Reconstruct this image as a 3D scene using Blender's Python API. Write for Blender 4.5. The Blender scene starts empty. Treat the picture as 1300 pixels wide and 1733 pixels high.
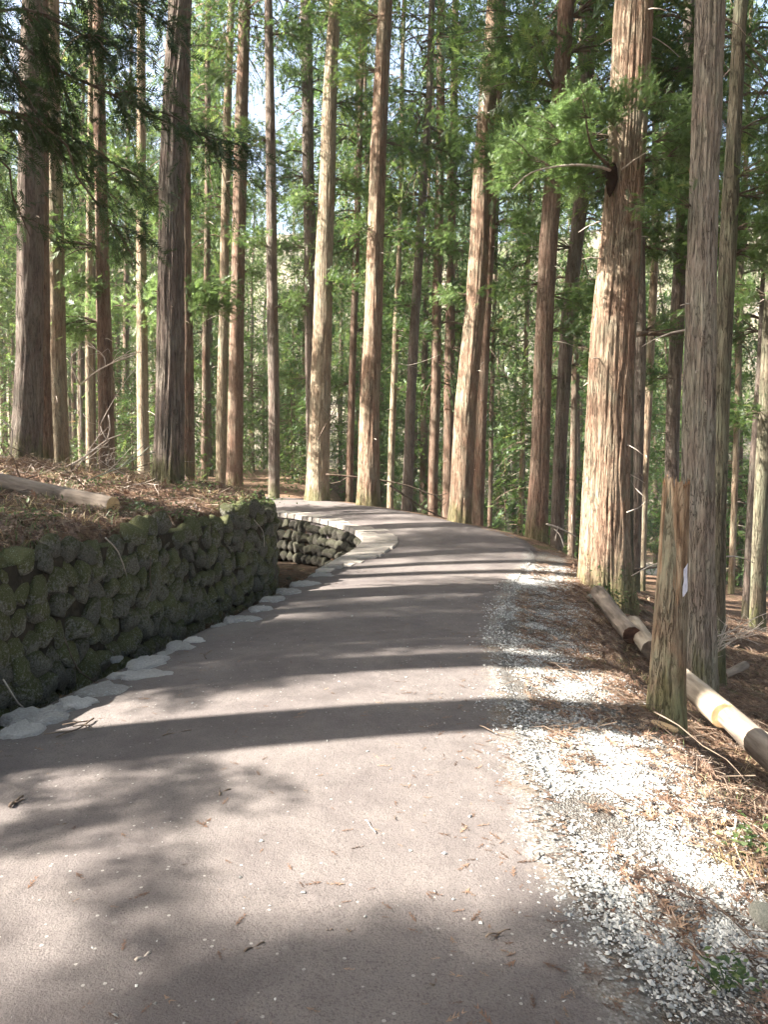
import bpy, math, random
import numpy as np
from mathutils import Vector, Matrix

S = bpy.context.scene
COL = S.collection
R_ = math.radians

# ------------------------------------------------------------ camera, world, sun, exposure
CAM_H, PITCH, F, CU, CV = 1.5, R_(3.0), 1280.0, 650.0, 866.5
cam_d = bpy.data.cameras.new('camera'); cam = bpy.data.objects.new('camera', cam_d); COL.objects.link(cam)
cam.location = (0, 0, CAM_H); cam.rotation_euler = (math.pi/2 - PITCH, 0, 0)
cam_d.sensor_fit = 'VERTICAL'; cam_d.sensor_height = 24; cam_d.lens = F/1733*24
cam_d.clip_end = 2000; cam_d.clip_start = 0.05
S.camera = cam
SUN_ELEV, SUN_DIR = R_(40), Vector((-0.965, -0.26))     # horizontal direction towards the sun
wd = bpy.data.worlds.new('World'); S.world = wd; wd.use_nodes = True
nt = wd.node_tree; nt.nodes.clear()
sky = nt.nodes.new('ShaderNodeTexSky'); sky.sky_type = 'NISHITA'; sky.sun_disc = False
sky.sun_elevation = SUN_ELEV
sky.sun_rotation = math.atan2(SUN_DIR.x, SUN_DIR.y)
sky.air_density = 1.0; sky.dust_density = 4.0; sky.ozone_density = 1.0
bg = nt.nodes.new('ShaderNodeBackground'); bg.inputs[1].default_value = 0.078
wo = nt.nodes.new('ShaderNodeOutputWorld')
nt.links.new(sky.outputs[0], bg.inputs[0]); nt.links.new(bg.outputs[0], wo.inputs[0])
sl = bpy.data.lights.new('sun', 'SUN'); sun = bpy.data.objects.new('sun', sl); COL.objects.link(sun)
sl.energy = 5.0; sl.angle = R_(0.55); sl.color = (1.0, 0.95, 0.86)
sd = Vector((SUN_DIR.x, SUN_DIR.y, 0)).normalized() * math.cos(SUN_ELEV) + Vector((0, 0, math.sin(SUN_ELEV)))
sun.rotation_euler = sd.to_track_quat('Z', 'Y').to_euler()
S.view_settings.view_transform = 'Standard'; S.view_settings.look = 'None'
S.view_settings.exposure = 2.8; S.view_settings.gamma = 1.0
S.cycles.max_bounces = 6; S.cycles.diffuse_bounces = 3; S.cycles.glossy_bounces = 2
S.cycles.transmission_bounces = 3; S.cycles.transparent_max_bounces = 8
S.cycles.caustics_reflective = False; S.cycles.caustics_refractive = False
S.cycles.sample_clamp_indirect = 6.0

# ------------------------------------------------------------ helpers
def pix(u, v, Y):
    cx, cy = (u-CU)/F, (CV-v)/F
    yc = math.cos(PITCH) + cy*math.sin(PITCH); zc = -math.sin(PITCH) + cy*math.cos(PITCH)
    k = Y/yc
    return np.array((cx*k, Y, CAM_H + zc*k))

def _hash(ix, iy, iz, seed):
    h = (ix*374761393 + iy*668265263 + iz*1440662683 + seed*974634777) & 0xffffffff
    h = ((h ^ (h >> 13))*1274126177) & 0xffffffff
    h = h ^ (h >> 16)
    return (h & 0xffffff)/float(0xffffff)
def vnoise(p, seed=0):
    p = np.asarray(p, float); i = np.floor(p).astype(np.int64); f = p-i; f = f*f*(3-2*f)
    out = 0
    for dx in (0, 1):
        for dy in (0, 1):
            for dz in (0, 1):
                w = (f[:, 0] if dx else 1-f[:, 0])*(f[:, 1] if dy else 1-f[:, 1])*(f[:, 2] if dz else 1-f[:, 2])
                out = out + w*_hash(i[:, 0]+dx, i[:, 1]+dy, i[:, 2]+dz, seed)
    return out*2-1
def fbm(p, seed=0, oct=3):
    a, s, o = 1.0, 0, 0
    for k in range(oct):
        o = o + a*vnoise(np.asarray(p)*2**k, seed+k*17); s += a; a *= .5
    return o/s
def n2(x, y, sc, seed=0, oct=3):
    return fbm(np.stack([x*sc, y*sc, np.zeros_like(x)+seed*.37], 1), seed, oct)
def sstep(a, b, x):
    t = np.clip((x-a)/(b-a), 0, 1); return t*t*(3-2*t)

def mesh(name, V, Fa, mats=(), smooth=True, midx=None, attrs=None):
    """one mesh datablock from arrays; Fa is (n,3), (n,4) or a list of such"""
    if not isinstance(Fa, list): Fa = [Fa]
    Fa = [np.asarray(f, np.int32) for f in Fa if len(f)]
    V = np.asarray(V, np.float32)
    me = bpy.data.meshes.new(name)
    me.vertices.add(len(V)); me.vertices.foreach_set('co', V.ravel())
    loops = np.concatenate([f.ravel() for f in Fa]); cnt = np.concatenate([np.full(len(f), f.shape[1], np.int32) for f in Fa])
    me.loops.add(len(loops)); me.loops.foreach_set('vertex_index', loops)
    me.polygons.add(len(cnt)); st = np.concatenate([[0], np.cumsum(cnt)[:-1]]).astype(np.int32)
    me.polygons.foreach_set('loop_start', st); me.polygons.foreach_set('loop_total', cnt)
    me.polygons.foreach_set('use_smooth', np.full(len(cnt), bool(smooth)))
    for m in mats: me.materials.append(m)
    if midx is not None: me.polygons.foreach_set('material_index', np.asarray(midx, np.int32))
    if attrs:
        for k, a in attrs.items():
            at = me.attributes.new(k, 'FLOAT', 'POINT'); at.data.foreach_set('value', np.asarray(a, np.float32))
    me.update(calc_edges=True)
    return me

class MB:
    def __init__(s): s.V = []; s.F3 = []; s.F4 = []; s.m3 = []; s.m4 = []; s.T = []; s.n = 0
    def add(s, V, Fc, tint=0.5, mi=0):
        V = np.asarray(V); Fc = np.asarray(Fc)
        if len(Fc) == 0: return
        (s.F3 if Fc.shape[1] == 3 else s.F4).append(Fc+s.n)
        (s.m3 if Fc.shape[1] == 3 else s.m4).append(np.full(len(Fc), mi))
        s.V.append(V); s.T.append(np.broadcast_to(np.asarray(tint, float), (len(V),))); s.n += len(V)
    def mesh(s, name, mats, smooth=True):
        Fl, ml = [], []
        if s.F3: Fl.append(np.concatenate(s.F3)); ml.append(np.concatenate(s.m3))
        if s.F4: Fl.append(np.concatenate(s.F4)); ml.append(np.concatenate(s.m4))
        return mesh(name, np.concatenate(s.V), Fl, mats, smooth, np.concatenate(ml), {'tint': np.concatenate(s.T)})

def tube(P, rad, m=6, cap=True, twist=0.0):
    P = np.asarray(P, float); n = len(P); rad = np.broadcast_to(np.asarray(rad, float), (n,))
    T = np.gradient(P, axis=0); T /= np.linalg.norm(T, axis=1)[:, None]+1e-9
    ref = np.array((0, 0, 1.)) if abs(T[:, 2]).mean() < .8 else np.array((1., 0, 0))
    A = np.cross(T, ref); A /= np.linalg.norm(A, axis=1)[:, None]+1e-9; B = np.cross(T, A)
    th = np.arange(m)/m*2*math.pi
    V = P[:, None]+rad[:, None, None]*(A[:, None]*np.cos(th)[None, :, None]+B[:, None]*np.sin(th)[None, :, None])
    V = V.reshape(-1, 3); i, j = np.meshgrid(np.arange(n-1), np.arange(m), indexing='ij'); j2 = (j+1) % m
    Fq = np.stack([i*m+j, i*m+j2, (i+1)*m+j2, (i+1)*m+j], -1).reshape(-1, 4)
    if cap:
        V = np.vstack([V, P[0], P[-1]]); k = np.arange(m); k2 = (k+1) % m
        c0 = np.stack([np.full(m, n*m), k2, k, np.full(m, n*m)], 1); c1 = np.stack([np.full(m, n*m+1), (n-1)*m+k, (n-1)*m+k2, np.full(m, n*m+1)], 1)
        return V, Fq, np.vstack([c0, c1])[:, :3]
    return V, Fq, np.zeros((0, 3), int)
def add_tube(mb, P, rad, m=6, tint=.5, mi=0, cap=True):
    V, Fq, Ft = tube(P, rad, m, cap)
    n0 = mb.n; mb.add(V, Fq, tint, mi)
    if len(Ft): mb.F3.append(Ft+n0); mb.m3.append(np.full(len(Ft), mi))

def link(name, me, parent=None, loc=(0, 0, 0), rot=(0, 0, 0), sc=1.0):
    o = bpy.data.objects.new(name, me); COL.objects.link(o)
    o.location = loc; o.rotation_euler = rot
    o.scale = (sc, sc, sc) if np.isscalar(sc) else sc
    if parent is not None: o.parent = parent
    return o
def tag(o, label=None, cat=None, group=None, kind=None):
    if label: o['label'] = label
    if cat: o['category'] = cat
    if group: o['group'] = group
    if kind: o['kind'] = kind
    return o
def thing(name, label, cat, loc=(0, 0, 0), rz=0.0, group=None):
    return tag(link(name, None, None, tuple(float(c) for c in loc), (0, 0, rz)), label, cat, group)

# ------------------------------------------------------------ materials
def newmat(name):
    m = bpy.data.materials.new(name); m.use_nodes = True; t = m.node_tree; t.nodes.clear()
    out = t.nodes.new('ShaderNodeOutputMaterial'); return m, t, out
class NT:
    def __init__(s, t): s.t = t
    def n(s, ty, **kw):
        x = s.t.nodes.new(ty)
        for k, v in kw.items(): setattr(x, k, v)
        return x
    def l(s, a, b): s.t.links.new(a, b)
    def coords(s, scale, rnd=True, which='Object'):
        tc = s.n('ShaderNodeTexCoord'); mp = s.n('ShaderNodeMapping'); mp.inputs['Scale'].default_value = scale
        if rnd:
            oi = s.n('ShaderNodeObjectInfo'); mu = s.n('ShaderNodeMath', operation='MULTIPLY'); mu.inputs[1].default_value = 61
            s.l(oi.outputs['Random'], mu.inputs[0]); ad = s.n('ShaderNodeVectorMath', operation='ADD')
            s.l(tc.outputs[which], ad.inputs[0]); s.l(mu.outputs[0], ad.inputs[1]); s.l(ad.outputs[0], mp.inputs[0])
        else: s.l(tc.outputs[which], mp.inputs[0])
        return mp.outputs[0]
    def noise(s, vec, scale=1, detail=4, rough=.55, dist=0):
        x = s.n('ShaderNodeTexNoise'); x.inputs['Scale'].default_value = scale; x.inputs['Detail'].default_value = detail
        x.inputs['Roughness'].default_value = rough; x.inputs['Distortion'].default_value = dist
        s.l(vec, x.inputs['Vector']); return x.outputs['Fac']
    def vor(s, vec, scale, feat='F1'):
        x = s.n('ShaderNodeTexVoronoi', feature=feat); x.inputs['Scale'].default_value = scale; s.l(vec, x.inputs['Vector']); return x
    def ramp(s, fac, stops, interp='LINEAR'):
        r = s.n('ShaderNodeValToRGB'); r.color_ramp.interpolation = interp; e = r.color_ramp.elements
        while len(e) < len(stops): e.new(.5)
        for q, (p, c) in zip(e, stops):
            q.position = p; q.color = (*c, 1) if hasattr(c, '__len__') else (c, c, c, 1)
        s.l(fac, r.inputs[0]); return r.outputs[0]
    def mix(s, fac, a, b):
        x = s.n('ShaderNodeMix', data_type='RGBA')
        for i, v in ((0, fac), (6, a), (7, b)):
            if hasattr(v, 'is_linked'): s.l(v, x.inputs[i])
            elif i == 0: x.inputs[0].default_value = v
            else: x.inputs[i].default_value = (*v, 1)
        return x.outputs[2]
    def math(s, op, a, b=0.0, clamp=False):
        x = s.n('ShaderNodeMath', operation=op, use_clamp=clamp)
        for i, v in ((0, a), (1, b)):
            if hasattr(v, 'is_linked'): s.l(v, x.inputs[i])
            else: x.inputs[i].default_value = v
        return x.outputs[0]
    def bump(s, h, strength, dist):
        b = s.n('ShaderNodeBump'); b.inputs['Strength'].default_value = strength; b.inputs['Distance'].default_value = dist
        s.l(h, b.inputs['Height']); return b.outputs[0]
    def attr(s, nm): return s.n('ShaderNodeAttribute', attribute_name=nm).outputs['Fac']
    def pbr(s, out, col, rough=.9, normal=None, spec=.25):
        p = s.n('ShaderNodeBsdfPrincipled'); p.inputs['Roughness'].default_value = rough; p.inputs['Specular IOR Level'].default_value = spec
        if hasattr(col, 'is_linked'): s.l(col, p.inputs['Base Color'])
        else: p.inputs['Base Color'].default_value = (*col, 1)
        if normal is not None: s.l(normal, p.inputs['Normal'])
        s.l(p.outputs[0], out.inputs[0]); return p

def grey(c, f):
    l = .3*c[0]+.6*c[1]+.1*c[2]; return tuple(l*f+x*(1-f) for x in c)
def bark_mat(name, dark, mid, pale, red, lichen, redamt=.5, lichamt=.45, fine=1.0):
    dark, mid, pale, red, lichen = grey(dark, .1), grey(mid, .16), grey(pale, .2), grey(red, .12), grey(lichen, .2)
    m, t, out = newmat(name); N = NT(t)
    a = N.noise(N.coords((26*fine, 26*fine, 2.6)), 1, 6, .68, .5)
    b = N.noise(N.coords((80*fine, 80*fine, 14)), 1, 4, .7, .4)
    lo = N.noise(N.coords((2.4, 2.4, .8)), 1, 5, .65, .5); lo2 = N.noise(N.coords((3.1, 3.1, 1.3)), 1.3, 5, .65, .5)
    flake = N.noise(N.coords((9, 9, 3.0)), 1, 5, .7, .8)
    h = N.math('ADD', N.math('ADD', N.math('MULTIPLY', a, .45), N.math('MULTIPLY', b, .3)), N.math('MULTIPLY', flake, .25))
    dk2 = tuple(a_*.55+b_*.45 for a_, b_ in zip(dark, mid)); pl2 = tuple(a_*.35+b_*.65 for a_, b_ in zip(mid, pale)); c = N.ramp(h, [(.36, dk2), (.46, mid), (.60, pl2)])
    rf = N.math('MULTIPLY', N.ramp(lo, [(.44, 0), (.62, 1)]), redamt); c = N.mix(rf, c, N.ramp(h, [(.38, dk2), (.56, red)]))
    lf = N.math('MULTIPLY', N.ramp(lo2, [(.44, 0), (.66, 1)]), lichamt); c = N.mix(lf, c, N.ramp(h, [(.36, tuple(x*.5 for x in lichen)), (.54, lichen)]))
    crack = N.ramp(N.noise(N.coords((32*fine, 32*fine, 1.7)), 1, 4, .65, .6), [(.35, 1), (.42, 0)])
    c = N.mix(N.math('MULTIPLY', crack, .45), c, tuple(x*.45 for x in dark))
    fur = N.math('ABSOLUTE', N.math('SUBTRACT', N.noise(N.coords((21*fine, 21*fine, 1.9)), 1, 5, .65, 1.2), .5))
    fur = N.math('MULTIPLY', N.ramp(fur, [(.0, 1), (.022, 0)]), N.ramp(N.noise(N.coords((5, 5, 1.6)), 1, 3), [(.35, .35), (.55, 1)]))
    c = N.mix(N.math('MULTIPLY', fur, .7), c, tuple(x*.5 for x in dark))
    sz = N.n('ShaderNodeSeparateXYZ'); N.l(N.coords((1, 1, 1), False), sz.inputs[0])
    mo = N.math('ADD', N.math('MULTIPLY', sz.outputs['Z'], -.55), N.math('MULTIPLY', N.noise(N.coords((7, 7, 2.2)), 1, 5, .7), 1.0))
    c = N.mix(N.math('MULTIPLY', N.ramp(mo, [(.22, 0), (.42, 1)]), .6), c, N.ramp(h, [(.38, (.035, .04, .012)), (.56, (.17, .18, .07))]))
    hh = N.math('SUBTRACT', N.math('SUBTRACT', h, N.math('MULTIPLY', crack, .3)), N.math('MULTIPLY', fur, .6))
    N.pbr(out, c, .93, N.bump(hh, 1.0, .045), .15); return m
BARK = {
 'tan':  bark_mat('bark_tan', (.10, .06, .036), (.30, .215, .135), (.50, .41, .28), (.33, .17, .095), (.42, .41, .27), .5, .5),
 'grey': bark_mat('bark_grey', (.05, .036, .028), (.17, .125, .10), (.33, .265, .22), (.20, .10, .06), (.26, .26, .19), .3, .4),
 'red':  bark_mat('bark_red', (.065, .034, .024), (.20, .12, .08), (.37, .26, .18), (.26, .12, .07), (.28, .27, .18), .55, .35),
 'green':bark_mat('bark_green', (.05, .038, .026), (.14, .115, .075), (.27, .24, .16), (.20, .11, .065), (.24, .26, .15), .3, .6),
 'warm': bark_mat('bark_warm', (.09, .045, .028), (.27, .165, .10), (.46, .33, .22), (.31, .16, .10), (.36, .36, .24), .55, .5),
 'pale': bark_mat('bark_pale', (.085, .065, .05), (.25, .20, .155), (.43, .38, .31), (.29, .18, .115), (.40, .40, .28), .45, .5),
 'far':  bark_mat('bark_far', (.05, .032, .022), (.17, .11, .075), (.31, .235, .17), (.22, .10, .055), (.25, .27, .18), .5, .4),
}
def needle_mat(name, stops, transl=.42):
    m, t, out = newmat(name); N = NT(t)
    oi = N.n('ShaderNodeObjectInfo')
    f = N.math('ADD', N.math('MULTIPLY', N.attr('tint'), .82), N.math('MULTIPLY', oi.outputs['Random'], .18))
    c = N.ramp(f, stops)
    d = N.n('ShaderNodeBsdfDiffuse'); tr = N.n('ShaderNodeBsdfTranslucent'); g = N.n('ShaderNodeBsdfGlossy'); g.inputs['Roughness'].default_value = .45
    mx = N.n('ShaderNodeMixShader'); mx.inputs[0].default_value = transl; mg = N.n('ShaderNodeMixShader'); mg.inputs[0].default_value = .04
    N.l(c, d.inputs[0]); hs = N.n('ShaderNodeHueSaturation'); hs.inputs['Hue'].default_value = .485; hs.inputs['Value'].default_value = 1.5; N.l(c, hs.inputs['Color']); N.l(hs.outputs[0], tr.inputs[0])
    N.l(d.outputs[0], mx.inputs[1]); N.l(tr.outputs[0], mx.inputs[2]); N.l(mx.outputs[0], mg.inputs[1]); N.l(g.outputs[0], mg.inputs[2]); N.l(mg.outputs[0], out.inputs[0])
    return m
NEEDLE = needle_mat('cedar_needles', [(0, (.022, .052, .016)), (.4, (.066, .125, .034)), (.75, (.135, .205, .052)), (.96, (.24, .27, .08)), (1, (.25, .14, .06))], .5)
NEEDLE_LIGHT = needle_mat('cedar_needles_light', [(0, (.08, .14, .03)), (.5, (.125, .205, .065)), (.85, (.21, .30, .12)), (1, (.32, .19, .08))], .5)
NEEDLE_SHADED = needle_mat('cedar_needles_shaded', [(0, (.016, .034, .012)), (.5, (.036, .066, .022)), (.9, (.07, .11, .035)), (1, (.14, .10, .04))], .35)  # shade put into the needle colour of the left boughs
DEADLEAF = needle_mat('dead_cedar_needles', [(0, (.055, .034, .024)), (.4, (.155, .092, .062)), (.75, (.29, .20, .135)), (1, (.45, .36, .25))], .15)
STRAW = needle_mat('dry_straw', [(0, (.20, .13, .06)), (.5, (.42, .32, .17)), (1, (.58, .48, .28))], .3)
GREENBLADE = needle_mat('green_leaf', [(0, (.035, .07, .025)), (.5, (.08, .125, .04)), (1, (.18, .22, .09))], .35)
FERNM = needle_mat('fern_green', [(0, (.03, .085, .05)), (1, (.07, .16, .085))], .3)
PLUM = needle_mat('bare_twig_haze', [(0, (.20, .15, .14)), (.5, (.32, .26, .25)), (1, (.42, .36, .28))], .2)
def simple_mat(name, c1, c2, scale, vs=(1, 1, 1), bump=.5, bd=.01, rough=.9, detail=5):
    m, t, out = newmat(name); N = NT(t); v = N.coords(vs)
    n = N.noise(v, scale, detail, .6); c = N.ramp(n, [(.32, c1), (.68, c2)])
    N.pbr(out, c, rough, N.bump(n, bump, bd), .2); return m
DEADWOOD = simple_mat('dead_wood_pale', (.34, .27, .22), (.62, .54, .46), 14)
DARKWOOD = simple_mat('dead_wood_dark', (.07, .05, .04), (.20, .15, .11), 14)
CUTWOOD = simple_mat('cut_wood', (.42, .26, .13), (.68, .48, .27), 12, (1, 1, 1))
PEELED = simple_mat('peeled_log_wood', (.15, .11, .08), (.52, .44, .34), 9, (1, .16, 1), 1, .02, .95, 9)
PEELED2 = simple_mat('weathered_log_wood', (.09, .07, .055), (.34, .275, .22), 11, (1, .14, 1), 1, .025, .95, 9)
PAINT = simple_mat('faded_white_paint', (.55, .53, .60), (.78, .76, .82), 30, (1, 1, 1), .2, .004, .6)
EARTH = simple_mat('dark_earth', (.012, .011, .008), (.05, .04, .028), 6, (1, 1, 1), 1, .05)
ROTWOOD = simple_mat('stump_orange_wood', (.17, .075, .035), (.48, .27, .13), 9, (1, 1, .12), .9, .02)

def stone_mat(name, c1, c2, moss, mossamt, lich=None):
    m, t, out = newmat(name); N = NT(t)
    v = N.coords((1, 1, 1)); n = N.noise(v, 9, 7, .65); n_ = N.noise(v, 40, 4, .6)
    c = N.ramp(n, [(.3, c1), (.7, c2)])
    oi = N.n('ShaderNodeObjectInfo')
    sep = N.n('ShaderNodeSeparateXYZ'); ge = N.n('ShaderNodeNewGeometry'); N.l(ge.outputs['Normal'], sep.inputs[0])
    mf = N.math('ADD', N.math('MULTIPLY', sep.outputs['Z'], .22), N.noise(N.coords((1, 1, 1)), 5, 5, .65))
    mf = N.math('ADD', mf, N.math('MULTIPLY', N.math('SUBTRACT', oi.outputs['Random'], .5), .22))
    mf = N.math('MULTIPLY', N.ramp(mf, [(.46, 0), (.58, 1)]), mossamt); mc = N.mix(n_, tuple(x*.5 for x in moss), tuple(x*1.5 for x in moss))
    c = N.mix(mf, c, mc)
    if lich: c = N.mix(N.math('MULTIPLY', N.ramp(N.noise(v, 16, 3), [(.6, 0), (.66, 1)]), .5), c, lich)
    hsv = N.n('ShaderNodeHueSaturation'); N.l(c, hsv.inputs['Color']); N.l(N.math('ADD', N.math('MULTIPLY', oi.outputs['Random'], .75), .62), hsv.inputs['Value']); c = hsv.outputs[0]
    h = N.math('ADD', n, N.math('MULTIPLY', n_, .35))
    N.pbr(out, c, .92, N.bump(h, .9, .03), .2); return m
WALLSTONE = stone_mat('mossy_stone', (.06, .054, .043), (.30, .28, .23), (.056, .060, .013), .85, (.42, .43, .37))
GULLYSTONE = stone_mat('gully_stone', (.04, .036, .03), (.18, .16, .13), (.035, .04, .012), .5, (.4, .4, .36))
KERBSTONE = stone_mat('pale_kerb_stone', (.46, .455, .45), (.84, .84, .82), (.20, .16, .13), .5)
COPING = stone_mat('pale_coping_slab', (.34, .30, .27), (.56, .52, .46), (.24, .19, .15), .35)
BOULDER = stone_mat('grey_stone', (.22, .21, .19), (.46, .43, .38), (.07, .09, .03), .3)
GRAVELM = None
def gravel_mat():
    m, t, out = newmat('crushed_gravel'); N = NT(t)
    c = N.ramp(N.attr('tint'), [(0, (.09, .085, .075)), (.35, (.20, .20, .19)), (.7, (.37, .37, .355)), (1, (.62, .60, .56))])
    n = N.noise(N.coords((1, 1, 1), False), 60, 3); N.pbr(out, N.mix(.25, c, N.ramp(n, [(.3, (.2, .19, .17)), (.7, (.6, .58, .54))])), .85, None, .25); return m
GRAVELM = gravel_mat()

def GRAVCOL(N, v):
    vo = N.vor(v, 105); vr = N.n('ShaderNodeSeparateColor'); N.l(vo.outputs['Color'], vr.inputs[0])
    gc = N.ramp(vr.outputs[0], [(0, (.12, .105, .095)), (.4, (.19, .175, .16)), (1, (.36, .35, .325))])
    gc = N.mix(N.ramp(vo.outputs['Distance'], [(.35, 0), (.75, .6)]), gc, (.12, .10, .085))
    gc = N.mix(N.ramp(N.noise(v, 3.2, 5, .7), [(.48, 0), (.62, .8)]), gc, N.ramp(N.noise(v, 45, 5, .7), [(.35, (.06, .042, .03)), (.65, (.25, .19, .14))]))
    return gc, vo.outputs['Distance']
def ground_mat():
    m, t, out = newmat('forest_ground'); N = NT(t)
    v = N.coords((1, 1, 1), False)
    big = N.noise(v, .9, 4, .6); med = N.noise(v, 7, 6, .7, .6); fin = N.noise(v, 38, 6, .75, .8); strand = N.noise(N.coords((55, 9, 20), False), 1, 3, .6, 1.5)
    f = N.math('ADD', N.math('MULTIPLY', fin, .5), N.math('MULTIPLY', med, .5))
    c = N.ramp(f, [(.34, (.028, .018, .013)), (.46, (.11, .065, .043)), (.56, (.24, .155, .105)), (.68, (.42, .31, .21))])
    c = N.mix(N.math('MULTIPLY', N.ramp(strand, [(.5, 0), (.6, 1)]), .5), c, (.36, .24, .16))
    ms = N.math('MULTIPLY', N.ramp(N.noise(v, 2.3, 5, .65), [(.55, 0), (.64, 1)]), .6); c = N.mix(ms, c, N.mix(fin, (.02, .035, .012), (.12, .15, .05)))
    # gravel
    gc, vd = GRAVCOL(N, v)
    ga = N.math('ADD', N.attr('gravel'), N.math('MULTIPLY', N.math('SUBTRACT', N.noise(v, 6, 6, .75), .5), 1.2))
    gf = N.ramp(ga, [(.45, 0), (.75, 1)]); c = N.mix(gf, c, gc)
    # path soil colour right next to the path
    c = N.mix(N.ramp(N.math('ADD', N.attr('soil'), N.math('MULTIPLY', N.math('SUBTRACT', N.noise(v, 6, 5, .7), .5), .8)), [(.4, 0), (.65, 1)]), c, PATHCOL(N, v))
    c = N.mix(N.attr('pale'), c, N.ramp(N.noise(v, .35, 5, .7), [(.35, (.30, .26, .22)), (.65, (.62, .58, .52))]))
    hc = N.ramp(N.noise(v, .16, 6, .75), [(.3, (.07, .09, .035)), (.5, (.16, .14, .10)), (.7, (.27, .22, .20))])
    c = N.mix(N.attr('hill'), c, hc); c = N.mix(N.math('MULTIPLY', N.attr('darkened'), .8), c, N.mix(fin, (.012, .010, .007), (.05, .036, .024)))
    h = N.math('ADD', N.math('MULTIPLY', fin, 1.0), N.math('MULTIPLY', med, 1.2)); h = N.math('SUBTRACT', h, N.math('MULTIPLY', N.math('MULTIPLY', vd, gf), 1.0))
    N.pbr(out, c, .95, N.bump(h, .9, .04), .12); return m
def PATHCOL(N, v):
    big = N.noise(v, .8, 5, .6); med = N.noise(v, 5, 6, .65); fin = N.noise(v, 110, 4, .75)
    c = N.ramp(N.math('ADD', N.math('MULTIPLY', big, .45), N.math('MULTIPLY', med, .55)), [(.35, (.103, .087, .083)), (.5, (.132, .113, .107)), (.66, (.172, .147, .135))])
    c = N.mix(N.ramp(N.noise(v, .55, 6, .7, .8), [(.46, 0), (.66, .5)]), c, (.205, .18, .163)); c = N.mix(N.ramp(N.noise(v, 1.4, 6, .72, .5), [(.54, 0), (.70, .45)]), c, (.085, .070, .064))
    c = N.mix(N.ramp(fin, [(.36, .7), (.5, 0)]), c, (.065, .052, .048))
    vo = N.vor(v, 34); se = N.n('ShaderNodeSeparateColor'); N.l(vo.outputs['Color'], se.inputs[0])
    sp = N.math('MULTIPLY', N.math('LESS_THAN', vo.outputs['Distance'], .20), N.math('GREATER_THAN', se.outputs[0], .90))
    c = N.mix(N.math('MULTIPLY', sp, .8), c, (.34, .32, .29))
    vo2 = N.vor(v, 16); se2 = N.n('ShaderNodeSeparateColor'); N.l(vo2.outputs['Color'], se2.inputs[0])
    sp2 = N.math('MULTIPLY', N.math('LESS_THAN', vo2.outputs['Distance'], .16), N.math('GREATER_THAN', se2.outputs[1], .95))
    c = N.mix(N.math('MULTIPLY', sp2, .12), c, (.45, .43, .40))
    return c
def path_mat():
    m, t, out = newmat('packed_path'); N = NT(t); v = N.coords((1, 1, 1), False)
    c = PATHCOL(N, v)
    gc, vd = GRAVCOL(N, v)
    ga = N.math('ADD', N.attr('gravel'), N.math('MULTIPLY', N.math('SUBTRACT', N.noise(v, 6, 6, .75), .5), 1.2))
    c = N.mix(N.ramp(ga, [(.45, 0), (.75, 1)]), c, gc)
    h = N.math('ADD', N.noise(v, 130, 4, .7), N.math('MULTIPLY', N.noise(v, 14, 4, .6), 1.6))
    N.pbr(out, c, .88, N.bump(h, .55, .012), .25); return m
GROUNDM, PATHM = ground_mat(), path_mat()

# ------------------------------------------------------------ course of path, channel and wall
def catmull(P, step=.2):
    P = np.asarray(P, float); out = []
    Q = np.vstack([2*P[0]-P[1], P, 2*P[-1]-P[-2]])
    for i in range(1, len(Q)-2):
        n = max(2, int(np.linalg.norm(Q[i+1][:2]-Q[i][:2])/step)); t = np.linspace(0, 1, n, endpoint=False)[:, None]
        a, b, c, d = Q[i-1], Q[i], Q[i+1], Q[i+2]
        out.append(.5*((2*b)+(-a+c)*t+(2*a-5*b+4*c-d)*t**2+(-a+3*b-3*c+d)*t**3))
    out.append(P[-1:]); return np.vstack(out)
# (x, y, z) with equal counts: left edge and right edge
LP = [(-2.9, -14, 0), (-2.6, -3, 0), (-2.45, 1.5, 0), (-2.22, 4.36, 0), (-1.87, 6.23, 0), (-1.60, 7.5, 0), (-1.36, 9.0, 0), (-1.06, 10.6, .01), (-.72, 12.3, .06), (-.44, 13.3, .15), (-.36, 14.1, .25), (-.55, 14.9, .33), (-.86, 15.6, .39), (-1.5, 16.6, .46), (-2.5, 17.7, .52), (-5, 19, .65), (-10, 20, .9), (-20, 21, 1.4), (-60, 27, 3)]
RP = [(.8, -14, 0), (.75, -3, 0), (.78, 1.5, 0), (.80, 4.0, 0), (.95, 5.8, 0), (1.25, 7.7, 0), (1.55, 9.2, 0), (1.95, 10.8, .0), (2.4, 12.2, .06), (2.6, 13.3, .15), (2.45, 14.5, .27), (1.95, 15.5, .38), (1.4, 16.4, .45), (.65, 17.6, .55), (-.45, 19.1, .65), (-2.4, 21.6, .74), (-8, 23.3, .95), (-20, 25, 1.4), (-60, 31, 3)]
WP = [(-3.3, -14, .8), (-3.15, -3, .8), (-2.98, 1.5, .85), (-2.71, 4.36, .93), (-2.34, 6.6, .96), (-2.05, 8.4, .99), (-1.78, 9.9, 1.02), (-1.60, 10.9, 1.05), (-1.75, 11.9, 1.08), (-2.3, 13.2, 1.12), (-3.3, 14.8, 1.15), (-4.8, 16.2, 1.2), (-8, 17.5, 1.4), (-20, 18.6, 2.2), (-60, 23, 4)]
Lc, Rc, Wc = catmull(LP), catmull(RP), catmull(WP)
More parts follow.
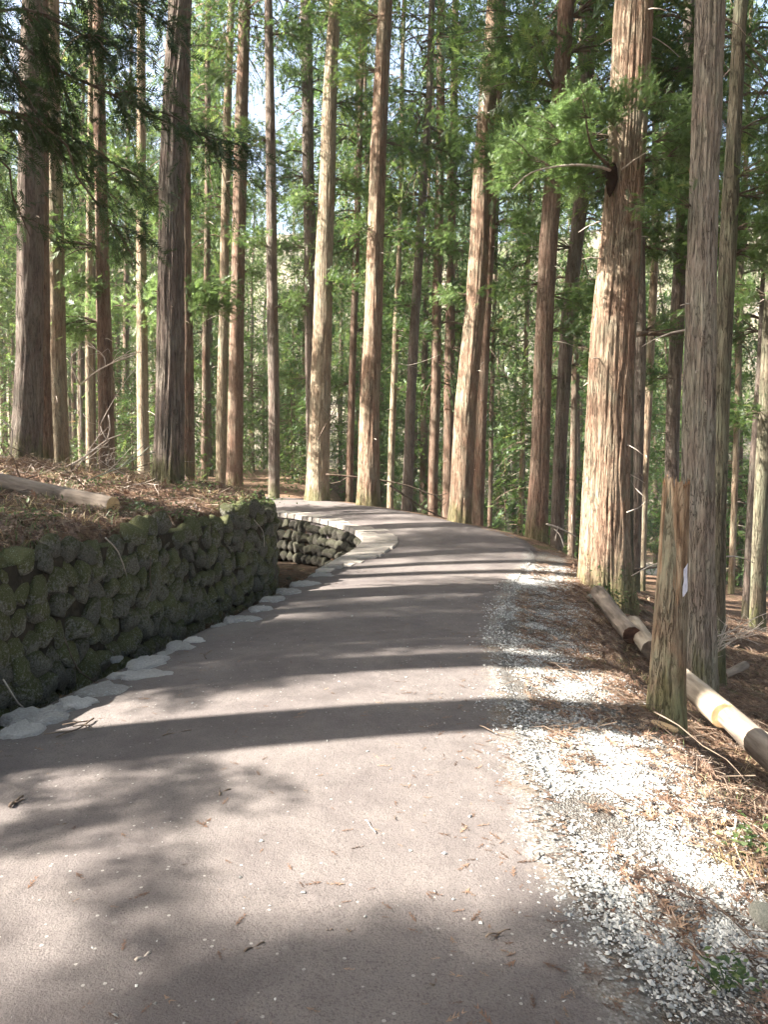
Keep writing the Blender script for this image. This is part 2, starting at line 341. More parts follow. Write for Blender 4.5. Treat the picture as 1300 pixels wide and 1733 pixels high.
# matched ribbon samples
def ribbon(P, n=14):
    P = np.asarray(P, float); Q = np.vstack([2*P[0]-P[1], P, 2*P[-1]-P[-2]]); out = []
    for i in range(1, len(Q)-2):
        t = np.linspace(0, 1, n, endpoint=False)[:, None]; a, b, c, d = Q[i-1], Q[i], Q[i+1], Q[i+2]
        out.append(.5*((2*b)+(-a+c)*t+(2*a-5*b+4*c-d)*t**2+(-a+3*b-3*c+d)*t**3))
    out.append(P[-1:]); return np.vstack(out)
def sdist(x, y, C, chunk=20000):
    """signed distance (positive left of travel), value of column 2 at the nearest point, arc index"""
    A, B = C[:-1, :2], C[1:, :2]; D = B-A; L2 = (D**2).sum(1)+1e-12
    ds, zs, ks = [], [], []
    for s in range(0, len(x), chunk):
        px = x[s:s+chunk, None]-A[None, :, 0]; py = y[s:s+chunk, None]-A[None, :, 1]
        t = np.clip((px*D[:, 0]+py*D[:, 1])/L2, 0, 1)
        d2 = (px-t*D[:, 0])**2+(py-t*D[:, 1])**2; k = d2.argmin(1); r = np.arange(len(k))
        cr = D[k, 0]*py[r, k]-D[k, 1]*px[r, k]
        ds.append(np.sqrt(d2[r, k])*np.where(cr >= 0, 1, -1)); tt = t[r, k]; zs.append(C[k, 2]*(1-tt)+C[k+1, 2]*tt); ks.append(k+tt)
    return np.concatenate(ds), np.concatenate(zs), np.concatenate(ks)
def softmin(s, L): return L*(1-np.exp(-s/L))
def ground(x, y, full=False):
    x = np.asarray(x, float).ravel(); y = np.asarray(y, float).ravel()
    dL, zL, kL = sdist(x, y, Lc); dRr, zR, kR = sdist(x, y, Rc); dR = -dRr; dW, zW, kW = sdist(x, y, Wc)
    w = np.abs(dR)/(np.abs(dR)+np.abs(dL)+1e-6); zp = w*zL+(1-w)*zR
    inside = (dL < 0) & (dR < 0)
    bump = .05*n2(x, y, .9, 3)+.03*n2(x, y, 3.1, 5)
    # right / far side
    s = np.maximum(dR, 0); sw = np.where(y < 12.5, .75, .35+.4*np.clip((13.5-y), 0, 1)); sw = np.where(y > 13.5, .35, sw)
    s2 = np.maximum(s-sw, 0)
    b = sstep(-4, 2, x)
    drop = .13*np.minimum(s, sw)+(.68*3.0*(1-np.exp(-s2/3.0)))*sstep(-.1, .6, s2)
    right = zR - b*(drop+.035*softmin(np.maximum(s2-3, 0), 60)) + (1-b)*(.06*softmin(s, 12))
    right = right+bump*sstep(.1, 1.2, s)+.25*n2(x, y, .12, 9)*sstep(3, 12, s)
    # channel / gully
    zf = zL-(.26+.62*sstep(10.5, 13.3, np.where(kL < len(Lc), y, y))*1.0)
    zf = np.where(y > 10.5, np.minimum(zf, -.26-.3*sstep(10.5, 13, y)+.25*sstep(-3, -8, x)), zf)
    chan = zf+.04*n2(x, y, 5, 12)
    # bank
    e = np.maximum(dW, 0)
    bank = zW+.17*softmin(e, 9)+.10*softmin(np.maximum(e-6, 0), 60)*0.9+bump*1.5*sstep(0, .6, e)+.05*n2(x, y, 5, 31)*sstep(0, .4, e)-.10*(1-sstep(0, .35, e))
    bank = chan+(bank-chan)*sstep(.05, .17, dW)
    z = np.where(dW > 0, bank, np.where(dL > 0, chan, np.where(dR > 0, right, zp-.06*sstep(.12, .35, -dR))))
    near_l = (dL > -.12) & (dL <= 0); z = np.where(near_l, zp-.08, z)
    # the far valley and the opposite hillside
    q = y+.3*x+8*n2(x, y, .012, 40)
    z = z+sstep(75, 190, q)*58-2.5*sstep(24, 40, y+.4*x)*(1-sstep(70, 90, q))*b
    if not full: return z
    grav = np.where(inside, 1.0*sstep(14, 12.5, y), np.where(dR > 0, (1-sstep(.35, 1.0+.45*(y < 6), s+.3*n2(x, y, 1.3, 21)))*sstep(14.5, 12.0, y), 0))
    soil = np.where((dR > 0) & ~inside, 1-sstep(-.02, .30, s), 0)*sstep(11, 15, y)+np.where((dR > 0) & ~inside, 1-sstep(-.02, .12, s), 0)*.6
    soil = np.clip(soil, 0, 1); darkened = np.where((dL > .03) & (dW < .12), 1.0, 0)  # mask that darkens the ground in the channel
    pale = sstep(26, 32, y+.45*x)*(1-sstep(52, 66, y+.3*x))*sstep(2, 8, x)*np.clip(.6+.9*n2(x, y, .09, 50), 0, 1)
    hill = sstep(66, 80, q)
    return z, dict(dL=dL, dR=dR, dW=dW, grav=grav, soil=soil, pale=pale, hill=hill, darkened=darkened, inside=inside, s=s)
def gz(x, y): return float(ground([x], [y])[0])

def axis(lo, hi, step, far_lo, far_hi, g=1.13):
    c = list(np.arange(lo, hi, step)); d = step; x = c[-1]
    while x < far_hi: d *= g; x += d; c.append(x)
    d = step; x = lo; pre = []
    while x > far_lo: d *= g; x -= d; pre.append(x)
    return np.array(pre[::-1]+c)
xs = axis(-6.4, 6.2, .075, -320, 340); ys = axis(.6, 22, .075, -60, 420)
X, Y = np.meshgrid(xs, ys); zz, M = ground(X, Y, True)
nx, ny = len(xs), len(ys)
i, j = np.meshgrid(np.arange(ny-1), np.arange(nx-1), indexing='ij')
FQ = np.stack([i*nx+j, i*nx+j+1, (i+1)*nx+j+1, (i+1)*nx+j], -1).reshape(-1, 4)
gm = mesh('ground', np.stack([X.ravel(), Y.ravel(), zz], 1), FQ, [GROUNDM], True, None, {'gravel': M['grav'], 'soil': M['soil'], 'pale': M['pale'], 'darkened': M['darkened'], 'hill': M['hill']})
tag(link('ground', gm), 'brown forest floor sloping away on both sides of the path', None, None, 'structure')

# path sheet
Lr, Rr = ribbon(LP), ribbon(RP); T = np.array([-.001, 0, .03, .08, .15, .25, .35, .45, .55, .65, .75, .83, .9, .96, 1.0, 1.03])
V = []; G = []
for k, t in enumerate(T):
    P = Lr*(1-t)+Rr*t
    wob = (.10 if t > .5 else .05)*n2(P[:, 0], P[:, 1], 1.7, 60+(0 if t < .5 else 7))*(1 if t > .9 or t < .05 else 0)
    P = P.copy(); P[:, 0] += wob*(1 if t > .5 else .4)
    P[:, 2] += .035*4*t*(1-t)*(0 < t < 1)+.008*n2(P[:, 0], P[:, 1], 2.0, 61)+.012
    if k == 0: P[:, 2] -= .9
    if t > .97: P[:, 2] -= .010+(.10 if t > 1 else 0)
    V.append(P); G.append(np.clip((t-.87)/.12, 0, 1)**1.3*1.05*(sstep(14, 12.5, P[:, 1]) if True else 1))
V = np.stack(V, 1); n_, m_ = V.shape[:2]
i, j = np.meshgrid(np.arange(n_-1), np.arange(m_-1), indexing='ij')
FQ = np.stack([i*m_+j, i*m_+j+1, (i+1)*m_+j+1, (i+1)*m_+j], -1).reshape(-1, 4)
pm = mesh('path', V.reshape(-1, 3), FQ, [PATHM], True, None, {'gravel': np.stack(G, 1).ravel()})
tag(link('path', pm), 'packed pinkish grey earth path curving left round a gully', None, None, 'structure')

rng = np.random.default_rng(7)
# ------------------------------------------------------------ stones
def stone_meshes(prefix, mat, n, sub=3, lump=.16, flat=1.0, seed=0):
    import bmesh
    out = []
    for k in range(n):
        bm = bmesh.new(); bmesh.ops.create_icosphere(bm, subdivisions=sub, radius=1)
        V = np.array([v.co[:] for v in bm.verts]); Fa = np.array([[v.index for v in f.verts] for f in bm.faces]); bm.free()
        # squarish rounding then lumps and a few planar chops
        V = np.sign(V)*np.abs(V)**.82; V /= np.abs(V).max()
        r = 1+lump*fbm(V*1.3+k*5.1, seed+k, 3); V = V*r[:, None]
        rg = np.random.default_rng(seed*31+k)
        for _ in range(9):
            d = rg.normal(size=3); d /= np.linalg.norm(d); lim = rg.uniform(.55, .85); pr = V@d; V -= np.clip(pr-lim, 0, None)[:, None]*d*.85
        V[:, 2] *= flat
        out.append(mesh(prefix, V, Fa, [mat], True))
    return out
WS = stone_meshes('stone', WALLSTONE, 12, 3, .34, 1, 1); GS = stone_meshes('stone', GULLYSTONE, 8, 3, .3, 1, 2)
def arc(C):
    s = np.concatenate([[0], np.cumsum(np.linalg.norm(np.diff(C[:, :2], axis=0), axis=1))])
    def at(q):
        p = np.array([np.interp(q, s, C[:, a]) for a in range(3)]); p2 = np.array([np.interp(q+.05, s, C[:, a]) for a in range(3)]); p1 = np.array([np.interp(q-.05, s, C[:, a]) for a in range(3)])
        t = (p2-p1)[:2]; t /= np.linalg.norm(t)+1e-9
        return p, t
    return s, at
sW, atW = arc(Wc); sL, atL = arc(Lc)
def arc_at_y(C, s, y): k = int(np.argmax(C[:, 1] >= y)); return s[k]
def strip_wall(name, parent, C, k0, k1, off, ztop, zbot, mat):
    P = C[k0:k1]; t = np.gradient(P[:, :2], axis=0); t /= np.linalg.norm(t, axis=1)[:, None]; nrm = np.stack([-t[:, 1], t[:, 0]], 1)
    rows = []
    for f in np.linspace(0, 1, 9):
        q = P[:, :2]+nrm*(off+.03*n2(P[:, 0], P[:, 1], 4, int(f*9)+70)[:, None]); z = zbot*(1-f)+ztop(P)*f; rows.append(np.column_stack([q, z]))
    V = np.stack(rows, 1); n, m = V.shape[:2]; i, j = np.meshgrid(np.arange(n-1), np.arange(m-1), indexing='ij')
    return link(name, mesh(name, V.reshape(-1, 3), np.stack([i*m+j, (i+1)*m+j, (i+1)*m+j+1, i*m+j+1], -1).reshape(-1, 4), [mat]), parent)
wall = thing('retaining_wall', 'mossy dry stone retaining wall holding up the forest bank', 'stone wall')
k0 = int(np.argmax(Wc[:, 1] > -4)); k1 = int(np.argmax(Wc[:, 0] < -6.5)) if (Wc[:, 0] < -6.5).any() else len(Wc)
strip_wall('earth_core', wall, Wc, k0, k1, .045, lambda P: P[:, 2]-.10, -.7, EARTH)
a0, a1 = arc_at_y(Wc, sW, 2.6), sW[int(np.argmax(Wc[:, 0] < -4.6))]
q = a0; cnt = 0
# courses of unequal rounded stones
aw1 = sW[int(np.argmax(Wc[:, 1] > 12.4))]; aw0 = arc_at_y(Wc, sW, 2.7)
for r in range(8):
    q = aw0+(.1 if r % 2 else 0)+rng.uniform(0, .08)
    while q < aw1:
        wdt = rng.choice((.17, .21, .25, .31), p=(.3, .35, .25, .1))*(1.25 if q < arc_at_y(Wc, sW, 4.2) else 1)
        p, t = atW(q+wdt/2); nrm = np.array((-t[1], t[0]))
        zb = -.30 if p[1] < 11 else -.42
        H = p[2]-.02-zb; hrow = H/6.6; zc = zb+hrow*(r*.92+.42)+rng.normal(0, .022)+.045*math.sin(q*2.1+r*.7)
        if zc > p[2]+.0: q += wdt; continue
        c = p[:2]+nrm*(.045+.04*(zc-zb)+rng.uniform(-.03, .03)); hh = hrow*.5*rng.uniform(1.05, 1.35)
        link('stone', WS[rng.integers(len(WS))], wall, (c[0], c[1], zc), (rng.normal(0, .2), rng.normal(0, .45), math.atan2(t[1], t[0])+rng.normal(0, .2)+math.pi*rng.integers(2)),
             (wdt*.64, rng.uniform(.075, .115), hh*1.18))
        q += wdt*.93
# gully wall carrying the path on the curve
gw = thing('gully_wall', 'stone wall under the path on the inside of the curve', 'stone wall')
g0 = arc_at_y(Lc, sL, 12.2); g1 = sL[int(np.argmax(Lc[:, 0] < -4.4))]
kk0 = int(np.argmax(sL > g0)); kk1 = int(np.argmax(sL > g1))
strip_wall('earth_core', gw, Lc, kk0, kk1, -.02, lambda P: P[:, 2]-.04, -.9, EARTH)
for r in range(4):
    q = g0+rng.uniform(0, .1)
    while q < g1:
        wdt = rng.uniform(.18, .30); p, t = atL(q+wdt/2); nrm = np.array((-t[1], t[0])); zb = -.55; H = p[2]-.09-zb; hrow = H/4
        c = p[:2]+nrm*(.0+rng.uniform(-.02, .04)+.03*(3-r))
        link('stone', GS[rng.integers(len(GS))], gw, (c[0], c[1], zb+hrow*(r+.5)), (rng.normal(0, .2), rng.normal(0, .2), math.atan2(t[1], t[0])+rng.normal(0, .12)), (wdt*.55, .13, hrow*.56))
        q += wdt*.95
# coping slabs round the curve
cop = thing('stone_coping', 'band of pale flat slabs edging the inside of the curve', 'kerb')
q = arc_at_y(Lc, sL, 11.0); qe = sL[int(np.argmax(Lc[:, 0] < -3.8))]
while q < qe:
    wdt = rng.uniform(.20, .42); (pa, ta), (pb, tb) = atL(q+.012), atL(q+wdt-.012)
    f = min(1, max(0, (q-arc_at_y(Lc, sL, 11.0))/1.8)); depth = .22+.40*f+rng.normal(0, .03); V = []; n = 5
    tilt = rng.normal(0, .006); 
    for z in (-.10, 0):
        for (p, t, jit) in ((pa, ta, 0), (pb, tb, 0)):
            for k in range(n):
                d = (-.05+(depth+.05)*k/(n-1)); nr = np.array((t[1], -t[0])); edge = .014 if z == 0 else 0
                along = (1 if p is pa else -1)*edge*1.0
                dd = d+(edge if k == 0 else -edge if k == n-1 else 0)
                xy = p[:2]+nr*dd+t*(along+rng.normal(0, .006)); V.append((*xy, p[2]+.045+z+(rng.normal(0, .003)+tilt*k if z == 0 else 0)-.004*(k == n-1)))
    V = np.array(V); Fq = []
    for k in range(n-1):
        Fq += [(2*n+k, 3*n+k, 3*n+k+1, 2*n+k+1), (k, 2*n+k, 2*n+k+1, k+1), (n+k, n+k+1, 3*n+k+1, 3*n+k)]
    Fq += [(0, n, 3*n, 2*n), (n-1, 3*n-1, 4*n-1, 2*n-1)]
    link('slab', mesh('slab', V, np.array(Fq), [COPING], False), cop)
    q += wdt
# irregular edge stones along the straight
def flat_stone(seed, n=22, jag=.28):
    rg = np.random.default_rng(seed); th = np.arange(n)/n*2*math.pi
    ra = 1+jag*vnoise(np.stack([np.cos(th)*1.6+seed, np.sin(th)*1.6, th*0], 1), seed)+.08*rg.normal(size=n)
    V = []; 
    for z, s in ((-1, 1.0), (0, 1.0), (.55, .93), (.85, .74), (1, .4)):
        V.append(np.stack([np.cos(th)*ra*s, np.sin(th)*ra*s, np.full(n, float(z))+(.12*rg.normal(size=n) if z > .5 else 0)], 1))
    V = np.vstack(V+[np.array([[0, 0, 1.0]])]); Fq = []; F3 = []
    for r in range(4):
        for k in range(n): Fq.append((r*n+k, r*n+(k+1) % n, (r+1)*n+(k+1) % n, (r+1)*n+k))
    for k in range(n): F3.append((4*n+k, 4*n+(k+1) % n, 5*n))
    return mesh('stone', V, [np.array(F3), np.array(Fq)], [KERBSTONE], True)
FS = [flat_stone(s, 26, .42) for s in range(9)]
kerb = thing('kerb', 'row of irregular pale stones set along the channel edge of the path', 'kerb')
# pixel centre u, v, width px, depth m
for (u, v, w, dp) in [(58, 1228, 118, .20), (22, 1252, 84, .16), (118, 1204, 80, .13), (163, 1179, 96, .20), (222, 1153, 104, .15), (262, 1152, 60, .10), (243, 1130, 66, .22), (277, 1111, 30, .13), (299, 1100, 50, .20), (325, 1091, 38, .10), (370, 1064, 30, .13), (412, 1055, 66, .13), (388, 1056, 36, .14), (440, 1037, 46, .15), (463, 1020, 48, .17), (487, 1006, 50, .2), (516, 993, 50, .22), (545, 977, 50, .25), (208, 1203, 12, .04), (330, 1119, 26, .06), (12, 1292, 24, .05), (62, 1264, 12, .04), (446, 1047, 16, .05), (190, 1120, 22, .1)]:
    Yd = CAM_H*F/(v-799.5); x = (u-650)*Yd/F; ww = w*Yd/F/2
    link('stone', FS[rng.integers(9)], kerb, (x, Yd, .012 if w > 30 else .008), (0, 0, rng.uniform(-.25, .35) + (math.pi if rng.random() < .5 else 0)), (ww*.92, dp*.9, (.032+.016*rng.random()) if w > 30 else .014))
for y in np.arange(-1, 3.3, .42):
    p, t = atL(arc_at_y(Lc, sL, y)); link('stone', FS[rng.integers(9)], kerb, (p[0]+.06, y, .012), (0, 0, rng.uniform(0, 6)), (.2, .15, .03))

# ------------------------------------------------------------ foliage building blocks
def frond_tmpl(pairs=5, wid=.05, spread=.55, droop=.15, side_len=.42):
    V, Fc = [], []
    def spike(a, b, w, nrm=(0, 0, 1)):
        a, b = np.array(a, float), np.array(b, float); d = b-a; s = np.cross(d, nrm); s = s/(np.linalg.norm(s)+1e-9)*w
        k = len(V); V.extend([a+s, a-s, b]); Fc.append((k, k+1, k+2))
    spike((0, 0, 0), (1, 0, -droop), wid*.7); 
    for k in range(pairs):
        t = .12+.75*k/max(pairs-1, 1); z = -droop*t*t; L = side_len*(1-.55*t)
        for s in (-1, 1):
            spike((t, 0, z), (t+L*math.cos(spread), s*L*math.sin(spread), z-.08*L+.10*(k % 2)), wid)
    return np.array(V), np.array(Fc)
def place(mb, tmpl, P, D, sc, tint, roll=None, mi=0, rg=rng):
    """instances of a template: P positions, D directions, sc sizes"""
    V, Fc = tmpl; n = len(P)
    if n == 0: return
    D = D/(np.linalg.norm(D, axis=1)[:, None]+1e-9)
    up = np.zeros((n, 3)); up[:, 2] = 1; up += (rg.normal(0, .45, (n, 3)) if roll is None else rg.normal(0, roll, (n, 3)))
    Yv = np.cross(up, D); Yv /= np.linalg.norm(Yv, axis=1)[:, None]+1e-9; Zv = np.cross(D, Yv)
    sc = np.broadcast_to(sc, (n,))[:, None, None]
    W = P[:, None]+sc*(V[None, :, 0, None]*D[:, None]+V[None, :, 1, None]*Yv[:, None]+V[None, :, 2, None]*Zv[:, None])
    idx = (Fc[None]+(np.arange(n)*len(V))[:, None, None]).reshape(-1, Fc.shape[1])
    mb.add(W.reshape(-1, 3), idx, np.repeat(np.clip(tint, 0, 1), len(V)), mi)
FR = frond_tmpl(4, .055); FRF = frond_tmpl(6, .035, .6, .2, .5); FRL = frond_tmpl(4, .04, .5, .05)

def branch_curve(base, az, L, rise, droop, n=7, rg=rng):
    t = np.linspace(0, 1, n); d = np.array((math.cos(az), math.sin(az)))
    side = np.array((-d[1], d[0]))*rg.normal(0, .12)
    xy = np.outer(t*L, d)+np.outer(t*t*L, side); z = rise*L*t-droop*L*t*t
    return np.column_stack([base[0]+xy[:, 0], base[1]+xy[:, 1], base[2]+z])
def crown_mesh(name, seed, h0, h1, Rm, nb, per, size, mat, lean=(0, 0), profile='cone', tilt=.5, tmpl=None, wood=True, spread=.32):
    rg = np.random.default_rng(seed); mb = MB(); tmpl = tmpl or FR
    for b in range(nb):
        f = rg.random()**.9; h = h0+(h1-h0)*f; az = rg.uniform(0, 2*math.pi)
        pr = (min(1, f*5+.35)*(1-f)**.65+.08) if profile == 'cone' else (.5+.5*math.sin(math.pi*min(1, f*1.1)))
        L = Rm*pr*rg.uniform(.55, 1.15)
        P = branch_curve((lean[0]*f, lean[1]*f, h), az, L, rg.uniform(.1, .5)*(.3+f), rg.uniform(.3, .75), 6, rg)
        if wood: add_tube(mb, P, np.linspace(.022, .006, 6)*(.6+L*.3), 3, .5, 1, False)
        k = max(2, int(per*(L/Rm+.25))); t = .22+.78*rg.random(k)**.75
        Q = np.column_stack([np.interp(t, np.linspace(0, 1, 6), P[:, a]) for a in range(3)])
        Q += rg.normal(0, 1, (k, 3))*np.array((spread, spread, spread*.6))*(.4+.6*L/Rm)
        out = np.array((math.cos(az), math.sin(az), 0))
        D = out*rg.uniform(.2, 1, (k, 1))+rg.normal(0, .55, (k, 3))+np.array((0, 0, -tilt))*rg.random((k, 1))+np.array((0, 0, .35))*(rg.random((k, 1)) < .3)
        clump = rg.normal(0, .13); tint = np.clip(.42+clump+.25*(t-.6)+rg.normal(0, .14, k), 0, .96); tint[rg.random(k) < .015] = 1
        place(mb, tmpl, Q, D, size*rg.uniform(.6, 1.35, k), tint, None, 0, rg)
    return mb.mesh(name, [mat, BARK['far']], False)
def spray_mesh(name, seed, n, size, mat, R=.5, twigs=5):
    """a leafy side shoot with twigs, growing along +X"""
    rg = np.random.default_rng(seed); mb = MB()
    for k in range(twigs):
        az = rg.normal(0, .55); L = R*rg.uniform(.9, 1.9)
        P = branch_curve((0, 0, 0), az, L, rg.uniform(-.1, .7), rg.uniform(.1, .6), 6, rg); add_tube(mb, P, np.linspace(.012, .003, 6), 4, .5, 1, False)
        kk = n//twigs; t = .3+.7*rg.random(kk)**.6; Q = np.column_stack([np.interp(t, np.linspace(0, 1, 6), P[:, a]) for a in range(3)])+rg.normal(0, .09*R/.5, (kk, 3))
        D = np.array((math.cos(az), math.sin(az), 0))*rg.uniform(.1, 1, (kk, 1))+rg.normal(0, .5, (kk, 3))+np.array((0, 0, .15))
        place(mb, FRF, Q, D, size*rg.uniform(.6, 1.3, kk), np.clip(.45+rg.normal(0, .2, kk), 0, .97), .5, 0, rg)
    return mb.mesh(name, [mat, DARKWOOD], False)
SPRAY_L = [spray_mesh('branch', 100+k, 300, .17, NEEDLE_LIGHT, .5, 6) for k in range(4)]
SPRAY_D = [spray_mesh('branch', 120+k, 260, .18, NEEDLE, .55, 6) for k in range(4)]
HIGH = [crown_mesh('crown', 200+k, 0, 13.5, 2.6, 88, 24, .30, NEEDLE) for k in range(3)]

# ------------------------------------------------------------ trunks
def trunk_mesh(name, pts, rad, m, ring, amp, seed, mat, flare=.35, k_ang=None, wob=.02, rot=0):
    pts = np.asarray(pts, float); s = np.concatenate([[0], np.cumsum(np.linalg.norm(np.diff(pts, axis=0), axis=1))])
    # fine rings low down, coarser above the frame
    q = list(np.arange(0, min(13, s[-1]), ring)) + list(np.arange(min(13, s[-1]), s[-1], max(ring, .8))) + [s[-1]]
    q = np.array(q); P = np.column_stack([np.interp(q, s, pts[:, a]) for a in range(3)]); r = np.interp(q, s, rad)
    hgt = q; r = r*(1+flare*np.exp(-np.maximum(hgt-.25, 0)/.32))
    P[:, 0] += wob*vnoise(np.column_stack([q*.35, q*0+seed, q*0]), seed); P[:, 1] += wob*vnoise(np.column_stack([q*.35, q*0+seed+9, q*0]), seed+3)
    th = np.arange(m)/m*2*math.pi+rot
    TH, Q = np.meshgrid(th, q); c, sn = np.cos(TH), np.sin(TH)
    rr = np.repeat(r[:, None], m, 1)
    if amp > 0:
        ka = k_ang or max(2.5, .22/.035*float(np.median(r))/.22)
        wv = .25*vnoise(np.stack([c.ravel()*2, sn.ravel()*2, Q.ravel()*1.6+seed], 1), seed+31); pp = np.stack([c.ravel()*ka+seed+wv*2, sn.ravel()*ka+wv*2, Q.ravel()*.9], 1)
        rid = 1-2*np.abs(fbm(pp, seed, 2)); pp2 = np.stack([c.ravel()*ka*2.3+seed, sn.ravel()*ka*2.3, Q.ravel()*1.3], 1)
        rr = rr+(amp*(rid-.5)+amp*.5*vnoise(pp2, seed+5)).reshape(rr.shape)
        lob = vnoise(np.stack([c.ravel()*1.6+seed, sn.ravel()*1.6, Q.ravel()*.12], 1), seed+8).reshape(rr.shape)
        rr = rr*(1+.07*lob)+(np.repeat(r[:, None], m, 1)*.28*np.exp(-np.maximum(Q-.2, 0)/.45)*vnoise(np.stack([c.ravel()*2.2, sn.ravel()*2.2, Q.ravel()*0+seed], 1), seed+2).reshape(rr.shape))
    V = np.stack([P[:, None, 0]+rr*c, P[:, None, 1]+rr*sn, np.repeat(P[:, 2:3], m, 1)], -1).reshape(-1, 3)
    n = len(q); i, j = np.meshgrid(np.arange(n-1), np.arange(m), indexing='ij'); j2 = (j+1) % m
    return mesh(name, V, np.stack([i*m+j, i*m+j2, (i+1)*m+j2, (i+1)*m+j], -1).reshape(-1, 4), [mat], True)

def stub_mesh(pts_fn, seed, h0, h1, n, mat):
    rg = np.random.default_rng(seed); mb = MB()
    for k in range(n):
        h = rg.uniform(h0, h1); c, r = pts_fn(h); az = rg.uniform(0, 2*math.pi); d = np.array((math.cos(az), math.sin(az)))
        P = branch_curve((c[0]+d[0]*r*.8, c[1]+d[1]*r*.8, h), az, rg.uniform(.08, .5)**1.0, rg.uniform(-.3, .3), .3, 4, rg); add_tube(mb, P, np.linspace(.011, .004, 4), 4, .5, 0)
    return mb.mesh('dead_twigs', [mat])

TREES = {}
def photo_tree(key, Yd, prof, bark, label, m=28, ring=.25, amp=.0, flare=.25, total=27, crown=True, crown_h=None, twigs=6, cat='cedar tree', name='cedar_tree', cs=1.0, group=None):
    """prof: (u, v, width) from the base up; the trunk is carried on above the frame to its full height"""
    u0, v0, w0 = prof[0]; b = pix(u0, v0, Yd); zb = gz(b[0], Yd); base = np.array((b[0], Yd, zb))
    pts = [np.array((0, 0, -.35))]; rad = [w0*Yd/F/2]
    pts.append(np.array((0, 0, .02))); rad.append(w0*Yd/F/2)
    for (u, v, w) in prof[1:]:
        p = pix(u, v, Yd)-base
        if p[2] > pts[-1][2]+.2: pts.append(p); rad.append(w*Yd/F/2)
    d = (pts[-1]-pts[1]); d = d/max(d[2], .1); ztop = max(total, pts[-1][2]+3)
    zs = pts[-1][2]; r1 = rad[-1]
    for f in (.35, .7, 1.0):
        z = zs+(ztop-zs)*f; pts.append(pts[-1]+d*.6*(z-pts[-1][2])*np.array((1, 1, 0))+np.array((0, 0, z-pts[-1][2]))); rad.append(max(.03, r1*(1-.9*f)))
    pts, rad = np.array(pts), np.array(rad)
    t = thing(name, label, cat, base, 0, group)
    sd_ = abs(hash(key)) % 1000 if False else sum(ord(c)*(i+3) for i, c in enumerate(key))
    link('trunk', trunk_mesh('trunk', pts, rad*.93, m, ring, amp, sd_ % 97, BARK[bark], flare*.4), t)
    fn = lambda h: (np.array([np.interp(h, pts[:, 2], pts[:, a]) for a in (0, 1)]), float(np.interp(h, pts[:, 2], rad)))
    if twigs: tag(link('dead_twigs', stub_mesh(fn, sd_, 1.0, 11, twigs, DEADWOOD if bark != 'grey' else DARKWOOD), t), None, None, None, 'stuff')
    if crown:
        h = crown_h or (13.0 if u0 < 640 else 11.5); c, r = fn(h); sc = (ztop-h)/13.5
        link('crown', HIGH[sd_ % 3], t, (c[0], c[1], h), (0, 0, (sd_ % 7)*.9), (cs*1.0, cs*1.0, sc))
    TREES[key] = (t, base, fn)
    return t
def add_spray(key, u, v, size, light=True, az=None, mesh_i=None, tilt=0.0, fwd=0):
    t, base, fn = TREES[key]; p = pix(u, v, base[1])-base; c, r = fn(p[2])
    dx = p[0]-c[0]; side = 1 if dx > 0 else -1
    a = az if az is not None else (0 if side > 0 else math.pi)+rng.normal(0, .3)-fwd*side*.6
    L = (SPRAY_L if light else SPRAY_D); k = rng.integers(4) if mesh_i is None else mesh_i
    link('branch', L[k], t, (c[0]+math.cos(a)*r*.7, c[1]+math.sin(a)*r*.7, p[2]), (0, -tilt, a), size)
    return t
P_ = photo_tree
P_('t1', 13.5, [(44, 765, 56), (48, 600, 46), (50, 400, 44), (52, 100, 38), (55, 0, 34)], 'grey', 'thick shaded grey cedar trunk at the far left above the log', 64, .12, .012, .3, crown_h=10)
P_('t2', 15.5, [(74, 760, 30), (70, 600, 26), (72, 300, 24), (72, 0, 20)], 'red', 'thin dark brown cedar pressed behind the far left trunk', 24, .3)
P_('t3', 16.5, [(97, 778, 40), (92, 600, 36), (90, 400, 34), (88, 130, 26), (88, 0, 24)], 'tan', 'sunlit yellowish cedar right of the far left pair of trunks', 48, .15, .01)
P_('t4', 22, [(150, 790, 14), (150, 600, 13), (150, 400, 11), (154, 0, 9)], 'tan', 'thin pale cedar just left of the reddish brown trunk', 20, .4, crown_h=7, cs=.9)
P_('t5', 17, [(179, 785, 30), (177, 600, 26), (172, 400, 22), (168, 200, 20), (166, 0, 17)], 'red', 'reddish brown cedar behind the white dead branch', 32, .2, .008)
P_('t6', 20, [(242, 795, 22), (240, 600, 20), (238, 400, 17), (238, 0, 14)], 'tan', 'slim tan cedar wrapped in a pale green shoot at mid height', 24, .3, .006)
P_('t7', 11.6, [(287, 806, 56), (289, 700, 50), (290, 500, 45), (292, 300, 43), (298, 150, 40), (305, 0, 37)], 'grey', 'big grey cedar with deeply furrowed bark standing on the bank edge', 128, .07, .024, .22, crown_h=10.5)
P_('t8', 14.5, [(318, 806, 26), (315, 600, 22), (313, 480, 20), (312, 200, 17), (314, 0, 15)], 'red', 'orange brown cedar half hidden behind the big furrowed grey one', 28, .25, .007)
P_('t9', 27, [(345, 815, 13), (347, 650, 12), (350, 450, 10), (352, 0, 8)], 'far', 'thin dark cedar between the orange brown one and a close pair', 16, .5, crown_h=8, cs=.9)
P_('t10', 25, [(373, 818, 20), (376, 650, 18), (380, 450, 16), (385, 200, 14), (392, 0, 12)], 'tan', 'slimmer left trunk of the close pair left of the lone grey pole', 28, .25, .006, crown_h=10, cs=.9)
P_('t11', 23.5, [(397, 815, 30), (399, 650, 27), (403, 450, 24), (409, 200, 23), (415, 0, 20)], 'red', 'stouter right trunk of the close pair left of the lone grey pole', 40, .2, .008)
